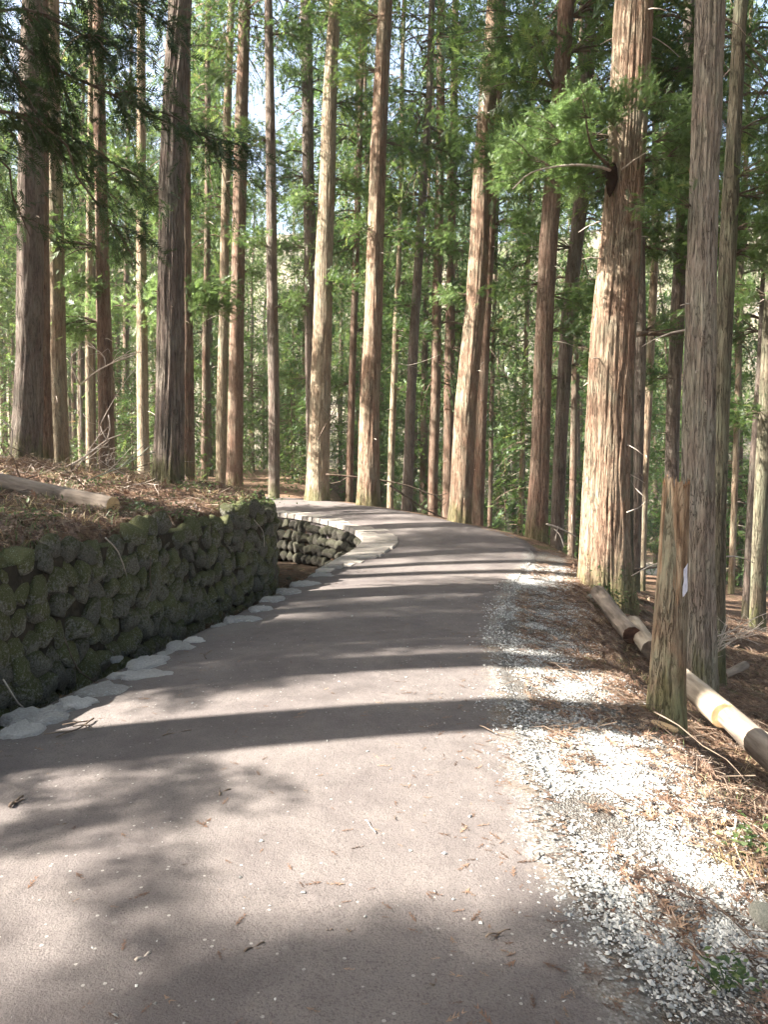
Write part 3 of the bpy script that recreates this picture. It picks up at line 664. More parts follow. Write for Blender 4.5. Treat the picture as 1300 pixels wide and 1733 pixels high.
P_('t12', 21.5, [(464, 842, 22), (463, 700, 20), (460, 450, 19), (458, 200, 17), (455, 0, 14)], 'grey', 'straight lone pole like cedar at the left end of the path bend', 40, .2, .005)
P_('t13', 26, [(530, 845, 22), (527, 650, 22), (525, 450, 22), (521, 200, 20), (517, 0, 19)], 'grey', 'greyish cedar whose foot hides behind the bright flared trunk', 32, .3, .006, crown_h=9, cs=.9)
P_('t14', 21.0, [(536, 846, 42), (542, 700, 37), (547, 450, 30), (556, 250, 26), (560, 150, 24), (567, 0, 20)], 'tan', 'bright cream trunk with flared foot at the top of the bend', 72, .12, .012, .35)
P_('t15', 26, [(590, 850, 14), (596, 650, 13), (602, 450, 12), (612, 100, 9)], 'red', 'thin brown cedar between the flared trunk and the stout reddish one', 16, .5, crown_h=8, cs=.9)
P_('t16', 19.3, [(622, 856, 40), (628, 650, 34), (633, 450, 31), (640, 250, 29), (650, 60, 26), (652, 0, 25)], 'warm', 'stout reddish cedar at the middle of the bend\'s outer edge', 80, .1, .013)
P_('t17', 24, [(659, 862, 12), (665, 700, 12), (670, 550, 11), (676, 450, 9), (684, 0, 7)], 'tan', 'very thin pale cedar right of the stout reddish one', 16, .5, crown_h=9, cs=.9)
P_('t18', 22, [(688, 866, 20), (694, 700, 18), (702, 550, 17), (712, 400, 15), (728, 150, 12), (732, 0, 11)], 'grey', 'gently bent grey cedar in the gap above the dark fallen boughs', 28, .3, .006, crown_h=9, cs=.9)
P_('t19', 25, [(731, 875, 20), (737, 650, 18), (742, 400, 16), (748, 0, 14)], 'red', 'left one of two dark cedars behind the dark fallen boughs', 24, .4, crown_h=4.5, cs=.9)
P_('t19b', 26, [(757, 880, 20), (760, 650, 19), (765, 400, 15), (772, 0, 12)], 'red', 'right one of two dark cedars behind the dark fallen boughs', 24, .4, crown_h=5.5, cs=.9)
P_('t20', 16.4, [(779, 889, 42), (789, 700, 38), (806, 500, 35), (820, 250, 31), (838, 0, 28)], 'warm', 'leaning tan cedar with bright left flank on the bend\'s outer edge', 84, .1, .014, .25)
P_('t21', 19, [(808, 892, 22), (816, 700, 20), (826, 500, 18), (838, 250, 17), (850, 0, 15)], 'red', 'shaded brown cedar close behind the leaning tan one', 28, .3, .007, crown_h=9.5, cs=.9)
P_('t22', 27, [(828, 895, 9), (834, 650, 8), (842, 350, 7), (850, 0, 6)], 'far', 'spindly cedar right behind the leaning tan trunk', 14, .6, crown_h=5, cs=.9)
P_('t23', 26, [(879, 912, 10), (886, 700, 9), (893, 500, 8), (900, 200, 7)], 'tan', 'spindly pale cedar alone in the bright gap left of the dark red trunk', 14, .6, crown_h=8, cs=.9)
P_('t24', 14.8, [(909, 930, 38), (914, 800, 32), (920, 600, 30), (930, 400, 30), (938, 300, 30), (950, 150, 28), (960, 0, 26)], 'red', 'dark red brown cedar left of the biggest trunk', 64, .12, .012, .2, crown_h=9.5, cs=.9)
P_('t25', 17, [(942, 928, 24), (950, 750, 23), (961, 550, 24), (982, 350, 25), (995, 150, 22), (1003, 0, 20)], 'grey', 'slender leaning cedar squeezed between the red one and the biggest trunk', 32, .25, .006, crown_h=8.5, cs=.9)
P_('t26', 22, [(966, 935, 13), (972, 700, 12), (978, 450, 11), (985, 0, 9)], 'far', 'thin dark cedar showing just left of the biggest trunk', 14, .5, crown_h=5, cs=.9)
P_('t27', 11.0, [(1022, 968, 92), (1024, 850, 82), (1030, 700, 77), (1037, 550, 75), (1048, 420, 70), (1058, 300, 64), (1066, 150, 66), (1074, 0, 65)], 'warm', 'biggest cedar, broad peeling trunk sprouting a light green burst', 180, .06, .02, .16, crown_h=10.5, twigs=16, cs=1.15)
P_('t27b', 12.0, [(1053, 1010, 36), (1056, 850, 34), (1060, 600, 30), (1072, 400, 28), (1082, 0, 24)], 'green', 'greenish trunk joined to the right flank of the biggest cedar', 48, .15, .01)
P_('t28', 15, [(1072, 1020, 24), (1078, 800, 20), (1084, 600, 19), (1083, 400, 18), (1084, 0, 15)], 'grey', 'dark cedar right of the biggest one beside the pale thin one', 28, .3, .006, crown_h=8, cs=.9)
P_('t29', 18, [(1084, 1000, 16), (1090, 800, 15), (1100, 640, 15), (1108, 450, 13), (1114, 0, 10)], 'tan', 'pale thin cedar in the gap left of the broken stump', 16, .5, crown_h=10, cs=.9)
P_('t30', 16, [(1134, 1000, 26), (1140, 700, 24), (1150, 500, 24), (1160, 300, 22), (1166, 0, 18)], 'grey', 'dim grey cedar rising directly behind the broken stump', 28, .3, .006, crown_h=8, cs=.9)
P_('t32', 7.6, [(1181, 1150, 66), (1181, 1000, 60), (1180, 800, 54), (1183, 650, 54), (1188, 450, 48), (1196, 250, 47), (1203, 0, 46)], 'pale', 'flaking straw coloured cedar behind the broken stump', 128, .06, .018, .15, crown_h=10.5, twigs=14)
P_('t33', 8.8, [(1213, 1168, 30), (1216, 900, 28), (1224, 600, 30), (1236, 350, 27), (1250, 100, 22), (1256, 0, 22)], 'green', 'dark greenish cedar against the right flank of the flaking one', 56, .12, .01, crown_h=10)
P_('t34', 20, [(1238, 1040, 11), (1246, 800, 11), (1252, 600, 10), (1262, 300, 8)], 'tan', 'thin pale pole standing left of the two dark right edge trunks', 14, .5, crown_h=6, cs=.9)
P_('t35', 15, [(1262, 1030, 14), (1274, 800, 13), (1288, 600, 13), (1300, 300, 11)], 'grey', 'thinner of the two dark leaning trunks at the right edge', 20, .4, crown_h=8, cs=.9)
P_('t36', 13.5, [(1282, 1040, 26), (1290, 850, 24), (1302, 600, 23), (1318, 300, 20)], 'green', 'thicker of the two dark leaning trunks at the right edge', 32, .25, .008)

# green shoots on the stems (key, u, v, size, light)
for a in [('t27', 1000, 300, 1.15, True), ('t27', 985, 275, 1.0, True), ('t27', 1100, 275, 1.1, True), ('t27', 1000, 230, 1.15, True), ('t27', 1110, 230, 1.0, True), ('t27', 990, 190, .9, True), ('t27', 1100, 320, .75, False), ('t27', 1105, 385, .7, False),
          ('t6', 225, 520, 1.7, True), ('t6', 255, 500, 1.7, True), ('t6', 250, 545, 1.1, True), ('t8', 330, 500, 1.1, True), ('t8', 335, 520, 1.0, True), ('t5', 155, 545, 1.4, True), ('t5', 160, 560, 1.1, True), ('t3', 110, 480, .9, True),
          ('t5', 160, 420, 1.8, False), ('t4', 140, 400, 1.8, True), ('t11', 415, 460, .9, True), ('t11', 390, 120, 1.3, False), ('t14', 575, 175, 1.2, False), ('t14', 540, 330, 1.0, True), ('t14', 575, 300, 1.1, False), ('t14', 570, 480, 1.0, False),
          ('t13', 510, 130, 1.2, True), ('t13', 505, 520, 1.2, False), ('t16', 665, 240, 1.3, False), ('t16', 665, 400, 1.2, False), ('t16', 610, 390, .9, False), ('t16', 630, 30, 1.2, False), ('t20', 790, 500, .8, True), ('t20', 800, 200, 1.0, False),
          ('t24', 900, 300, 1.4, False), ('t24', 960, 500, 1.0, False), ('t24', 950, 250, 1.4, False), ('t24', 905, 480, 1.0, False), ('t24', 965, 560, .9, False), ('t25', 990, 500, 1.0, True), ('t25', 1000, 620, .9, False), ('t25', 930, 640, .9, False),
          ('t33', 1245, 390, .8, True), ('t33', 1250, 430, .6, True), ('t33', 1262, 300, .9, False), ('t33', 1270, 330, .9, False), ('t33', 1245, 220, .8, False), ('t32', 1170, 350, .6, False), ('t12', 470, 60, 1.4, False), ('t12', 445, 240, 1.2, False), ('t18', 725, 250, 1.5, True), ('t18', 690, 520, 1.1, False), ('t17', 690, 480, 1.2, True),
          ('t19', 745, 500, 1.6, False), ('t19', 725, 350, 1.8, False), ('t19b', 780, 560, 1.5, False), ('t19b', 775, 300, 1.8, True), ('t10', 365, 350, 1.4, False), ('t10', 375, 200, 1.5, False), ('t7', 275, 320, .9, False), ('t36', 1280, 700, 1.0, False), ('t30', 1165, 560, .9, True), ('t30', 1130, 430, 1.2, False), ('t28', 1100, 560, .8, False), ('t35', 1270, 560, 1.2, False),
          ('t24', 900, 60, 2.2, False), ('t24', 1000, 90, 2.2, False), ('t24', 905, 150, 2.0, False), ('t24', 985, 30, 2.2, False), ('t24', 890, 240, 1.6, False), ('t25', 1020, 60, 2.4, False), ('t25', 940, 200, 2.2, False), ('t25', 1010, 330, 1.6, False), ('t25', 940, 420, 1.5, False),
          ('t28', 1110, 150, 1.8, False), ('t28', 1110, 330, 1.7, False), ('t28', 1115, 420, 1.5, False), ('t28', 1060, 480, 1.1, False), ('t30', 1130, 200, 2.0, False), ('t30', 1200, 120, 2.0, True), ('t30', 1125, 330, 1.6, False), ('t30', 1190, 420, 1.5, True), ('t30', 1120, 640, 1.0, False),
          ('t35', 1260, 200, 1.8, True), ('t35', 1250, 420, 1.5, False), ('t36', 1270, 320, 1.4, False), ('t36', 1275, 500, 1.3, True), ('t21', 870, 60, 1.8, False), ('t21', 870, 200, 1.7, False), ('t21', 800, 330, 1.4, False), ('t21', 855, 380, 1.6, True), ('t21', 845, 560, 1.0, True),
          ('t18', 760, 60, 1.9, False), ('t18', 680, 160, 1.8, True), ('t18', 680, 330, 1.6, False), ('t18', 730, 420, 1.4, True), ('t17', 650, 330, 1.6, True), ('t17', 700, 560, 1.3, False), ('t17', 680, 660, 1.0, True), ('t16', 600, 120, 1.3, False), ('t15', 620, 250, 1.8, True), ('t15', 570, 420, 1.6, False), ('t15', 620, 560, 1.3, False), ('t15', 575, 650, 1.1, True),
          ('t13', 490, 300, 1.8, False), ('t13', 500, 420, 1.5, True), ('t13', 495, 640, 1.2, False), ('t12', 430, 420, 1.1, False), ('t12', 480, 520, 1.0, True), ('t11', 440, 250, 1.5, False), ('t9', 335, 200, 1.9, True), ('t9', 365, 330, 1.7, False), ('t9', 330, 620, 1.1, True), ('t4', 125, 560, 1.5, True), ('t6', 215, 300, 1.8, False), ('t6', 262, 380, 1.6, True), ('t5', 195, 300, 1.8, False)]:
    add_spray(*a)

# ------------------------------------------------------------ the deep stand of cedars
BGT = []
for k in range(7):
    H = (23, 26, 21, 28, 24, 20, 24)[k]; rg = np.random.default_rng(300+k)
    bend = rg.normal(0, .3, 2)
    zz_ = np.linspace(-.4, H, 12); f = zz_/H; pts = np.column_stack([bend[0]*f**2*2, bend[1]*f**2*2, zz_]); rad = .19*(1-.88*np.clip(f, 0, 1)**1.2)
    tm = trunk_mesh('trunk', pts, rad, 12, .5, .006, 40+k, BARK['far'], .3, 3, .06)
    h0 = (5.5, 8, 4, 9, 6.5, 3, 17)[k]
    BGT.append((tm, crown_mesh('crown', 310+k, h0, H, (2.5, 2.3, 2.6, 2.7, 2.2, 2.4, 1.8)[k], (140, 125, 155, 130, 125, 135, 60)[k], 24, .42, NEEDLE, (bend[0]*2, bend[1]*2)), H))
YNG = [crown_mesh('crown', 330+k, .3, 4.6, 1.25, 75, 16, .26, (NEEDLE, NEEDLE_LIGHT, NEEDLE)[k], spread=.22) for k in range(3)]
YTR = trunk_mesh('trunk', [(0, 0, -.2), (0, 0, 2), (.05, 0, 4.7)], [.045, .03, .008], 8, .5, 0, 1, BARK['far'], .1)
taken = [tuple(b[:2]) for (_, b, _) in TREES.values()]
def free(x, y, d):
    return all((x-a)**2+(y-b)**2 > d*d for a, b in taken)
def forest_tree(x, y, k, sc, rz, label, group):
    t = thing('cedar_tree', label, 'cedar tree', (x, y, gz(x, y)), rz, group); t.scale = (sc, sc, sc*random.uniform(.95, 1.1))
    link('trunk', BGT[k][0], t); link('crown', BGT[k][1], t)
    taken.append((x, y)); return t
random.seed(5)
# in view: between 24 and 95 m
LANDMARKS = [('t1', 'the thick far left trunk'), ('t3', 'the yellowish trunk'), ('t5', 'the reddish brown trunk'), ('t7', 'the big furrowed trunk'), ('t11', 'the close pair'), ('t12', 'the lone grey pole'), ('t14', 'the flared trunk'), ('t16', 'the stout reddish trunk'), ('t18', 'the bent grey trunk'), ('t20', 'the leaning tan trunk'), ('t24', 'the dark red trunk'), ('t27', 'the biggest trunk'), ('t32', 'the flaking trunk'), ('t35', 'the right edge trunks')]
def gap_label(x, y):
    u = x/y; L = sorted((TREES[k][1][0]/TREES[k][1][1], nm) for k, nm in LANDMARKS)
    if u < L[0][0]: return 'slender background cedar left of '+L[0][1]
    if u > L[-1][0]: return 'slender background cedar right of '+L[-1][1]
    for (a, na), (b, nb) in zip(L, L[1:]):
        if a <= u <= b: return 'slender background cedar between %s and %s' % (na, nb)
n = 0; tries = 0
while n < 165 and tries < 20000:
    tries += 1
    r = 24+72*random.random()**.8; a = random.uniform(-33, 33); x, y = r*math.sin(R_(a)), r*math.cos(R_(a))
    if not free(x, y, 2.3+r*.012): continue
    dL, _, _ = sdist(np.array([x]), np.array([y]), Lc); dR, _, _ = sdist(np.array([x]), np.array([y]), Rc)
    if (dL[0] < .8 and dR[0] > -.9): continue
    if 24 < y+.45*x < 60 and x > 6 and random.random() < .45: continue
    left = a < -14
    k = random.choice((0, 1, 2, 3, 4, 5) if not left else (0, 1, 3, 4))
    near = r < 45
    forest_tree(x, y, k, random.uniform(.7, 1.15), random.uniform(0, 6.28), gap_label(x, y) if near else 'distant thin cedar deep in the forest beyond the bend', 'cedars of the near stand beyond the bend' if near else 'cedars deep in the forest')
    n += 1
# opposite hillside
n = 0
while n < 110:
    x, y = random.uniform(-120, 150), random.uniform(96, 190)
    if not free(x, y, 4): continue
    forest_tree(x, y, random.randrange(6), random.uniform(.8, 1.2), random.uniform(0, 6.28), 'far cedar on the opposite hillside', 'cedars on the opposite hillside'); n += 1
# young growth in the mid distance
n = 0; tries = 0
while n < 70 and tries < 5000:
    tries += 1
    r = random.uniform(22, 55); a = random.uniform(-28, 28); x, y = r*math.sin(R_(a)), r*math.cos(R_(a))
    if not free(x, y, 1.2): continue
    dR, _, _ = sdist(np.array([x]), np.array([y]), Rc)
    if dR[0] > -1.0: continue
    t = thing('young_cedar', 'bushy young cedar in the understory beyond the bend', 'young cedar', (x, y, gz(x, y)), random.uniform(0, 6), 'young cedars in the understory'); s_ = random.uniform(.7, 1.5); t.scale = (s_,)*3
    link('trunk', YTR, t); link('crown', YNG[n % 3], t); taken.append((x, y)); n += 1
# stand left of the path, outside the frame: its trunks and crowns throw the bands across the path
def upsun(x, yb): return (x, yb+.27*x)           # trunk whose shadow crosses the path axis at yb
SHADE = [(*upsun(-7.0, 4.50), 6, 1.7), (*upsun(-7.9, 5.72), 6, 1.3), (*upsun(-10.4, 6.25), 6, .9), (*upsun(-6.9, 6.75), 6, 1.3), (*upsun(-8.6, 7.35), 6, 1.5), (-21.5, -6.2, 3, 1.1), (*upsun(-8.8, 1.75), 6, 1.3), (*upsun(-9.4, 8.15), 6, 1.05), (*upsun(-8.0, 9.35), 6, 1.1), (*upsun(-10.5, 10.6), 6, 1.1), (*upsun(-9.2, 11.6), 6, 1.0), (*upsun(-11.5, 13.4), 6, 1.1), (*upsun(-13.5, 7.2), 1, 1.1),
         (-18.0, -5.0, 3, 1.15), (-14.5, -6.2, 1, 1.15), (-24.0, -7.0, 3, 1.2), (-13.5, -4.7, 1, 1.1), (-19.5, -5.6, 3, 1.15), (-17.5, 2.6, 1, .95), (-24.0, 1.6, 3, 1.0), (-19.5, 8.2, 3, 1.0), (-26.0, 9.6, 1, 1.1), (-25.0, 20.0, 3, 1.1), (-31.0, 5.0, 1, 1.2), (-10, -7.5, 1, 1.2)]
ST = [forest_tree(x, y, k, s_, random.uniform(0, 6.28), 'tall cedar on the bank left of the wall', 'cedars on the bank left of the wall') for (x, y, k, s_) in SHADE]
def shade_boughs(tree, spots, size=.8):  # added out of view, up-sun of each spot, to dapple the path
    """leafy branches parented to a bank cedar, added to shade the given spots"""
    M_ = Matrix.Translation(tree.location) @ Matrix.Rotation(tree.rotation_euler.z, 4, 'Z') @ Matrix.Diagonal((*tree.scale, 1)); Mi = M_.inverted()
    for (tx, ty) in spots:
        L = (tx-(tree.location.x+random.uniform(-.5, .5)))/-sd.x; p = Vector((tx, ty, 0))+sd*L
        d = p-Vector((tree.location.x, tree.location.y, p.z)); az = math.atan2(d.y, d.x)+random.uniform(-.4, .4)-tree.rotation_euler.z
        o = link('branch', SPRAY_D[random.randrange(4)], tree, tuple(Mi @ (p-Vector((math.cos(az+tree.rotation_euler.z), math.sin(az+tree.rotation_euler.z), 0))*.5*size)), (random.uniform(-.3, .3), random.uniform(-.2, .3), az), size/tree.scale.x)
shade_boughs(ST[0], [(-.80, 3.42), (-1.15, 3.22), (-1.35, 2.95), (-1.7, 3.7), (-2.1, 4.0), (-1.9, 3.3), (-1.3, 3.75), (-2.0, 2.9)], .62)
shade_boughs(ST[0], [(-.75, 2.62)], .4)
shade_boughs(ST[-1], [(-.35, 2.2), (.1, 2.15), (.5, 2.2), (.9, 2.3), (-.4, 1.95), (.2, 1.9), (.7, 1.95), (1.2, 2.4), (0, 1.7), (1.35, 2.2)], .7)
shade_boughs(ST[1], [(-1.3, 5.2), (-1.7, 5.0), (-.9, 5.35), (-1.5, 5.6), (-2.0, 5.4), (-.8, 5.9), (-.2, 6.1), (-1.3, 6.3)], .75)
shade_boughs(ST[3], [(-.9, 6.7), (-.6, 7.1)], .6)
for (x, y, k, s_) in [(9, 2, 1, 1.2), (12, 7, 3, 1.1), (10.5, -4, 0, 1.1), (5.5, -6, 3, 1.2), (-5, -9, 1, 1.2), (1.5, -17, 3, 1.1), (-11, -10, 1, 1.2), (15, 0, 3, 1.2), (14, 13, 1, 1.1), (18, 8, 3, 1.1), (6.5, -1, 1, 1.2), (7.5, 5, 3, 1.2), (10, 10.5, 1, 1.2), (3, -9, 3, 1.3), (-2, -13, 0, 1.2), (8, -10, 1, 1.3), (-6, -16, 3, 1.3), (13, -8, 0, 1.2), (17, 3.5, 1, 1.3), (20, 14, 3, 1.2), (19, -4, 0, 1.2), (23, 9, 1, 1.3), (5, -20, 1, 1.3), (-13, -16, 3, 1.2), (22, 0, 3, 1.3), (12, 3, 0, 1.1)]:
    forest_tree(x, y, k, s_, random.uniform(0, 6.28), 'tall cedar of the surrounding forest', 'cedars round the path')
# ------------------------------------------------------------ low boughs reaching in from the left
def bough_mesh(name, pts, r0, seed, n_side, per, size, mat):
    rg = np.random.default_rng(seed); mb = MB(); pts = catmull(np.asarray(pts, float), .15)
    add_tube(mb, pts, np.linspace(r0, r0*.25, len(pts)), 6, .5, 1)
    tan = np.gradient(pts, axis=0)
    for b in range(n_side):
        f = .18+.82*rg.random(); k = min(len(pts)-1, int(f*(len(pts)-1))); p = pts[k]; T_ = tan[k]/np.linalg.norm(tan[k])
        az = math.atan2(T_[1], T_[0])+rg.choice((-1, 1))*rg.uniform(.3, 1.2); L = rg.uniform(.4, 1.1)*(1.15-.5*f)
        P = branch_curve(p, az, L, rg.uniform(-.2, .2), rg.uniform(.4, 1.1), 6, rg); add_tube(mb, P, np.linspace(.009, .003, 6), 3, .5, 1, False)
        t = .1+.9*rg.random(per); Q = np.column_stack([np.interp(t, np.linspace(0, 1, 6), P[:, a]) for a in range(3)])+rg.normal(0, .07, (per, 3))
        D = np.array((math.cos(az), math.sin(az), -.7))*rg.uniform(.3, 1, (per, 1))+rg.normal(0, .45, (per, 3))
        place(mb, FRF, Q, D, size*rg.uniform(.6, 1.4, per), np.clip(.45+rg.normal(0, .18, per), 0, .95), .5, 0, rg)
    return mb.mesh(name, [mat, DARKWOOD], False)
bx, by = -5.6, 7.6
bt = thing('cedar_tree', 'cedar outside the left edge reaching dark drooping boughs into view', 'cedar tree', (bx, by, gz(bx, by))); b0 = np.array((bx, by, gz(bx, by)))
link('trunk', trunk_mesh('trunk', [(0, 0, -.3), (0, 0, 3), (.1, .1, 12), (.2, .1, 26)], [.27, .25, .18, .04], 40, .2, .01, 11, BARK['grey'], .3), bt)
link('crown', HIGH[1], bt, (0, 0, 11.5), (0, 0, 1), 1.05)
for k, (ctrl, seed) in enumerate([
        ([(-20, 55), (90, 115), (190, 160), (300, 215), (420, 250)], 1), ([(-20, 20), (60, 20), (140, 60), (230, 90)], 2), ([(60, 200), (130, 300), (190, 380), (235, 450)], 3),
        ([(-30, 120), (60, 190), (150, 250), (230, 300)], 4), ([(-10, -60), (90, -40), (200, -10), (300, 60)], 5), ([(-20, 250), (20, 330), (50, 400)], 6)]):
    Yk = (7.6, 7.2, 8.0, 8.2, 7.8, 7.9)[k]
    pts = [(0, 0, pix(*ctrl[0], Yk)[2]-b0[2])]+[tuple(pix(u, v, Yk+.25*i)-b0) for i, (u, v) in enumerate(ctrl)]
    link('branch', bough_mesh('branch', pts, .028, 400+seed, (34, 26, 20, 22, 26, 12)[k], 26, .17, NEEDLE_SHADED), bt)

# ------------------------------------------------------------ big limbs of the sprouting cedar (twisted thick shoots)
t27, b27, fn27 = TREES['t27']
def limb(tree, ctrl, Yk, r, mat=DARKWOOD, name='limb'):
    base = tree[1]; pts = catmull([pix(u, v, Yk+dy)-base for (u, v, dy) in ctrl], .08); mb = MB(); add_tube(mb, pts, np.linspace(r, r*.3, len(pts)), 7, .5); link(name, mb.mesh(name, [mat]), tree[0])
limb(TREES['t27'], [(1045, 292, -.1), (1020, 270, -.5), (1000, 245, -.7), (992, 200, -.8), (985, 160, -.8)], 11, .03)
limb(TREES['t27'], [(1045, 292, -.1), (1010, 282, -.5), (960, 280, -.7), (900, 292, -.9), (868, 320, -1.0)], 11, .024, DEADWOOD)
limb(TREES['t27'], [(1050, 290, -.2), (1075, 270, -.5), (1100, 255, -.7)], 11, .015, DEADWOOD)
for (u, v, a_, s_) in [(985, 165, 1.9, 1.0), (1000, 200, 2.6, 1.1), (930, 280, 3.0, 1.2), (900, 270, 2.4, 1.2), (950, 240, 2.9, 1.2), (1080, 185, -.8, 1.1), (1060, 190, -1.6, 1.1), (1110, 240, -.2, 1.2), (1000, 150, 1.7, .8), (1130, 265, .1, .9), (885, 310, 3.6, .9), (1040, 215, -1.9, .9), (940, 215, 2.7, .9)]:
    p = pix(u, v, 10.2)-b27; link('branch', SPRAY_L[rng.integers(4)], t27, tuple(p), (rng.normal(0, .2), rng.normal(-.3, .2), a_), s_*.6)
# dark hollow knot
kb = MB(); 
pk = pix(1036, 305, 10.76)-b27
knot = stone_meshes('knot', simple_mat('knot_dark_wood', (.012, .008, .005), (.05, .026, .016), 10, (3, 3, 1)), 1, 3, .3, 1, 9)[0]
link('knot', knot, t27, tuple(pk), (0, -.05, 0), (.085, .05, .25))

# ------------------------------------------------------------ broken stump
Ys = 5.15; b = pix(1128, 1208, Ys); base = np.array((b[0], Ys, gz(b[0], Ys)))
stump = thing('broken_stump', 'tall snapped off tree stump with a faded white paint patch', 'tree stump', base)
def stump_prof():
    m, n = 96, 90; H = pix(1138, 812, Ys)[2]-base[2]; th = np.arange(m)/m*2*math.pi; q = np.linspace(-.3, H, n)
    TH, Q = np.meshgrid(th, q); c, s = np.cos(TH), np.sin(TH)
    cx = np.interp(Q, [-.3, 0, H], [-.0, 0, (1137-1128)*Ys/F]); r = np.interp(Q, [-.3, 0, .25, .6, H], [.155, .135, .118, .112, .088])
    rid = fbm(np.stack([c.ravel()*4, s.ravel()*4, Q.ravel()*.6], 1), 4, 3).reshape(Q.shape); r = r+.006*rid+.01*vnoise(np.stack([c.ravel()*1.4, s.ravel()*1.4, Q.ravel()*.8], 1), 8).reshape(Q.shape)
    # splintered top
    jag = .05*vnoise(np.stack([c.ravel()*9, s.ravel()*9, Q.ravel()*0], 1), 5).reshape(Q.shape)+.05*(c < -.3)+.03*vnoise(np.stack([c.ravel()*25, s.ravel()*25, Q.ravel()*0], 1), 6).reshape(Q.shape)
    top = np.clip((Q-(H-.35))/.35, 0, 1); z = Q+jag*top**3-.05*top**3
    V = np.stack([cx+r*c, r*s, z], -1).reshape(-1, 3); i, j = np.meshgrid(np.arange(n-1), np.arange(m), indexing='ij'); j2 = (j+1) % m
    Fq = np.stack([i*m+j, i*m+j2, (i+1)*m+j2, (i+1)*m+j], -1).reshape(-1, 4)
    # sunken broken face
    rim = V[-m:]; ctr = rim.mean(0); inner = ctr+(rim-ctr)*.55; inner[:, 2] = H-.10+.05*vnoise(inner*40, 3); k = len(V)
    V = np.vstack([V, inner, [(ctr[0], ctr[1], H-.16)]]); kk = np.arange(m); k2 = (kk+1) % m
    F2 = np.stack([(n-1)*m+kk, (n-1)*m+k2, k+k2, k+kk], 1); F3 = np.stack([k+kk, k+k2, np.full(m, k+m)], 1)
    return V, Fq, F2, F3, H
V, Fq, F2, F3, Hs = stump_prof()
STBARK = bark_mat('stump_bark', (.09, .05, .03), (.22, .155, .095), (.40, .35, .22), (.36, .17, .08), (.36, .37, .22), .7, .6, .8)
_N = NT(STBARK.node_tree); _p = [n for n in STBARK.node_tree.nodes if n.type == 'BSDF_PRINCIPLED'][0]; _src = _p.inputs['Base Color'].links[0].from_socket
_sx = _N.n('ShaderNodeSeparateXYZ'); _N.l(_N.coords((1, 1, 1), False), _sx.inputs[0])
_g = _N.math('ADD', _N.math('MULTIPLY', _sx.outputs['Z'], .62), _N.math('MULTIPLY', _N.math('SUBTRACT', _N.noise(_N.coords((11, 11, 1.1)), 1, 4, .6), .5), 2.4))
_or = _N.ramp(_N.noise(_N.coords((26, 26, 2.2)), 1, 5, .65, .4), [(.34, (.12, .07, .045)), (.5, (.33, .21, .125)), (.62, (.52, .38, .25))])
_N.l(_N.mix(_N.ramp(_g, [(.62, 0), (.72, 1)]), _src, _or), _p.inputs['Base Color'])
link('trunk', mesh('trunk', V, [F3, np.vstack([Fq, F2])], [STBARK, ROTWOOD], True, np.concatenate([np.ones(len(F3)), np.zeros(len(Fq)), np.ones(len(F2))])), stump)
# paint patch
zc = pix(1145, 978, Ys)[2]-base[2]; th = np.linspace(-1.28, -.95, 10); qq = np.linspace(zc-.095, zc+.095, 14); TH, Q = np.meshgrid(th, qq)
r = np.interp(Q, [0, .25, .6, Hs], [.135, .118, .112, .088])+.016; cx = np.interp(Q, [0, Hs], [0, .036])
ex = vnoise(np.stack([Q.ravel()*22, TH.ravel()*3, Q.ravel()*0], 1), 3).reshape(Q.shape)*.07
V = np.stack([cx+r*np.cos(TH+ex), r*np.sin(TH+ex), Q+.02*np.cos(TH*7)], -1).reshape(-1, 3); i, j = np.meshgrid(np.arange(13), np.arange(9), indexing='ij')
link('paint_patch', mesh('paint_patch', V, np.stack([i*10+j, i*10+j+1, (i+1)*10+j+1, (i+1)*10+j], -1).reshape(-1, 4), [PAINT]), stump)
sp = MB()
for k in range(8):
    a = rng.uniform(0, 6.28); x0, y0 = .036+.075*math.cos(a), .075*math.sin(a); P = np.array([(x0, y0, Hs-.12), (x0*1.02, y0*1.02, Hs-.02+rng.uniform(0, .05))]); add_tube(sp, P, [.006, .001], 3)
tag(link('splinters', sp.mesh('splinters', [ROTWOOD], False), stump), None, None, None, 'stuff')

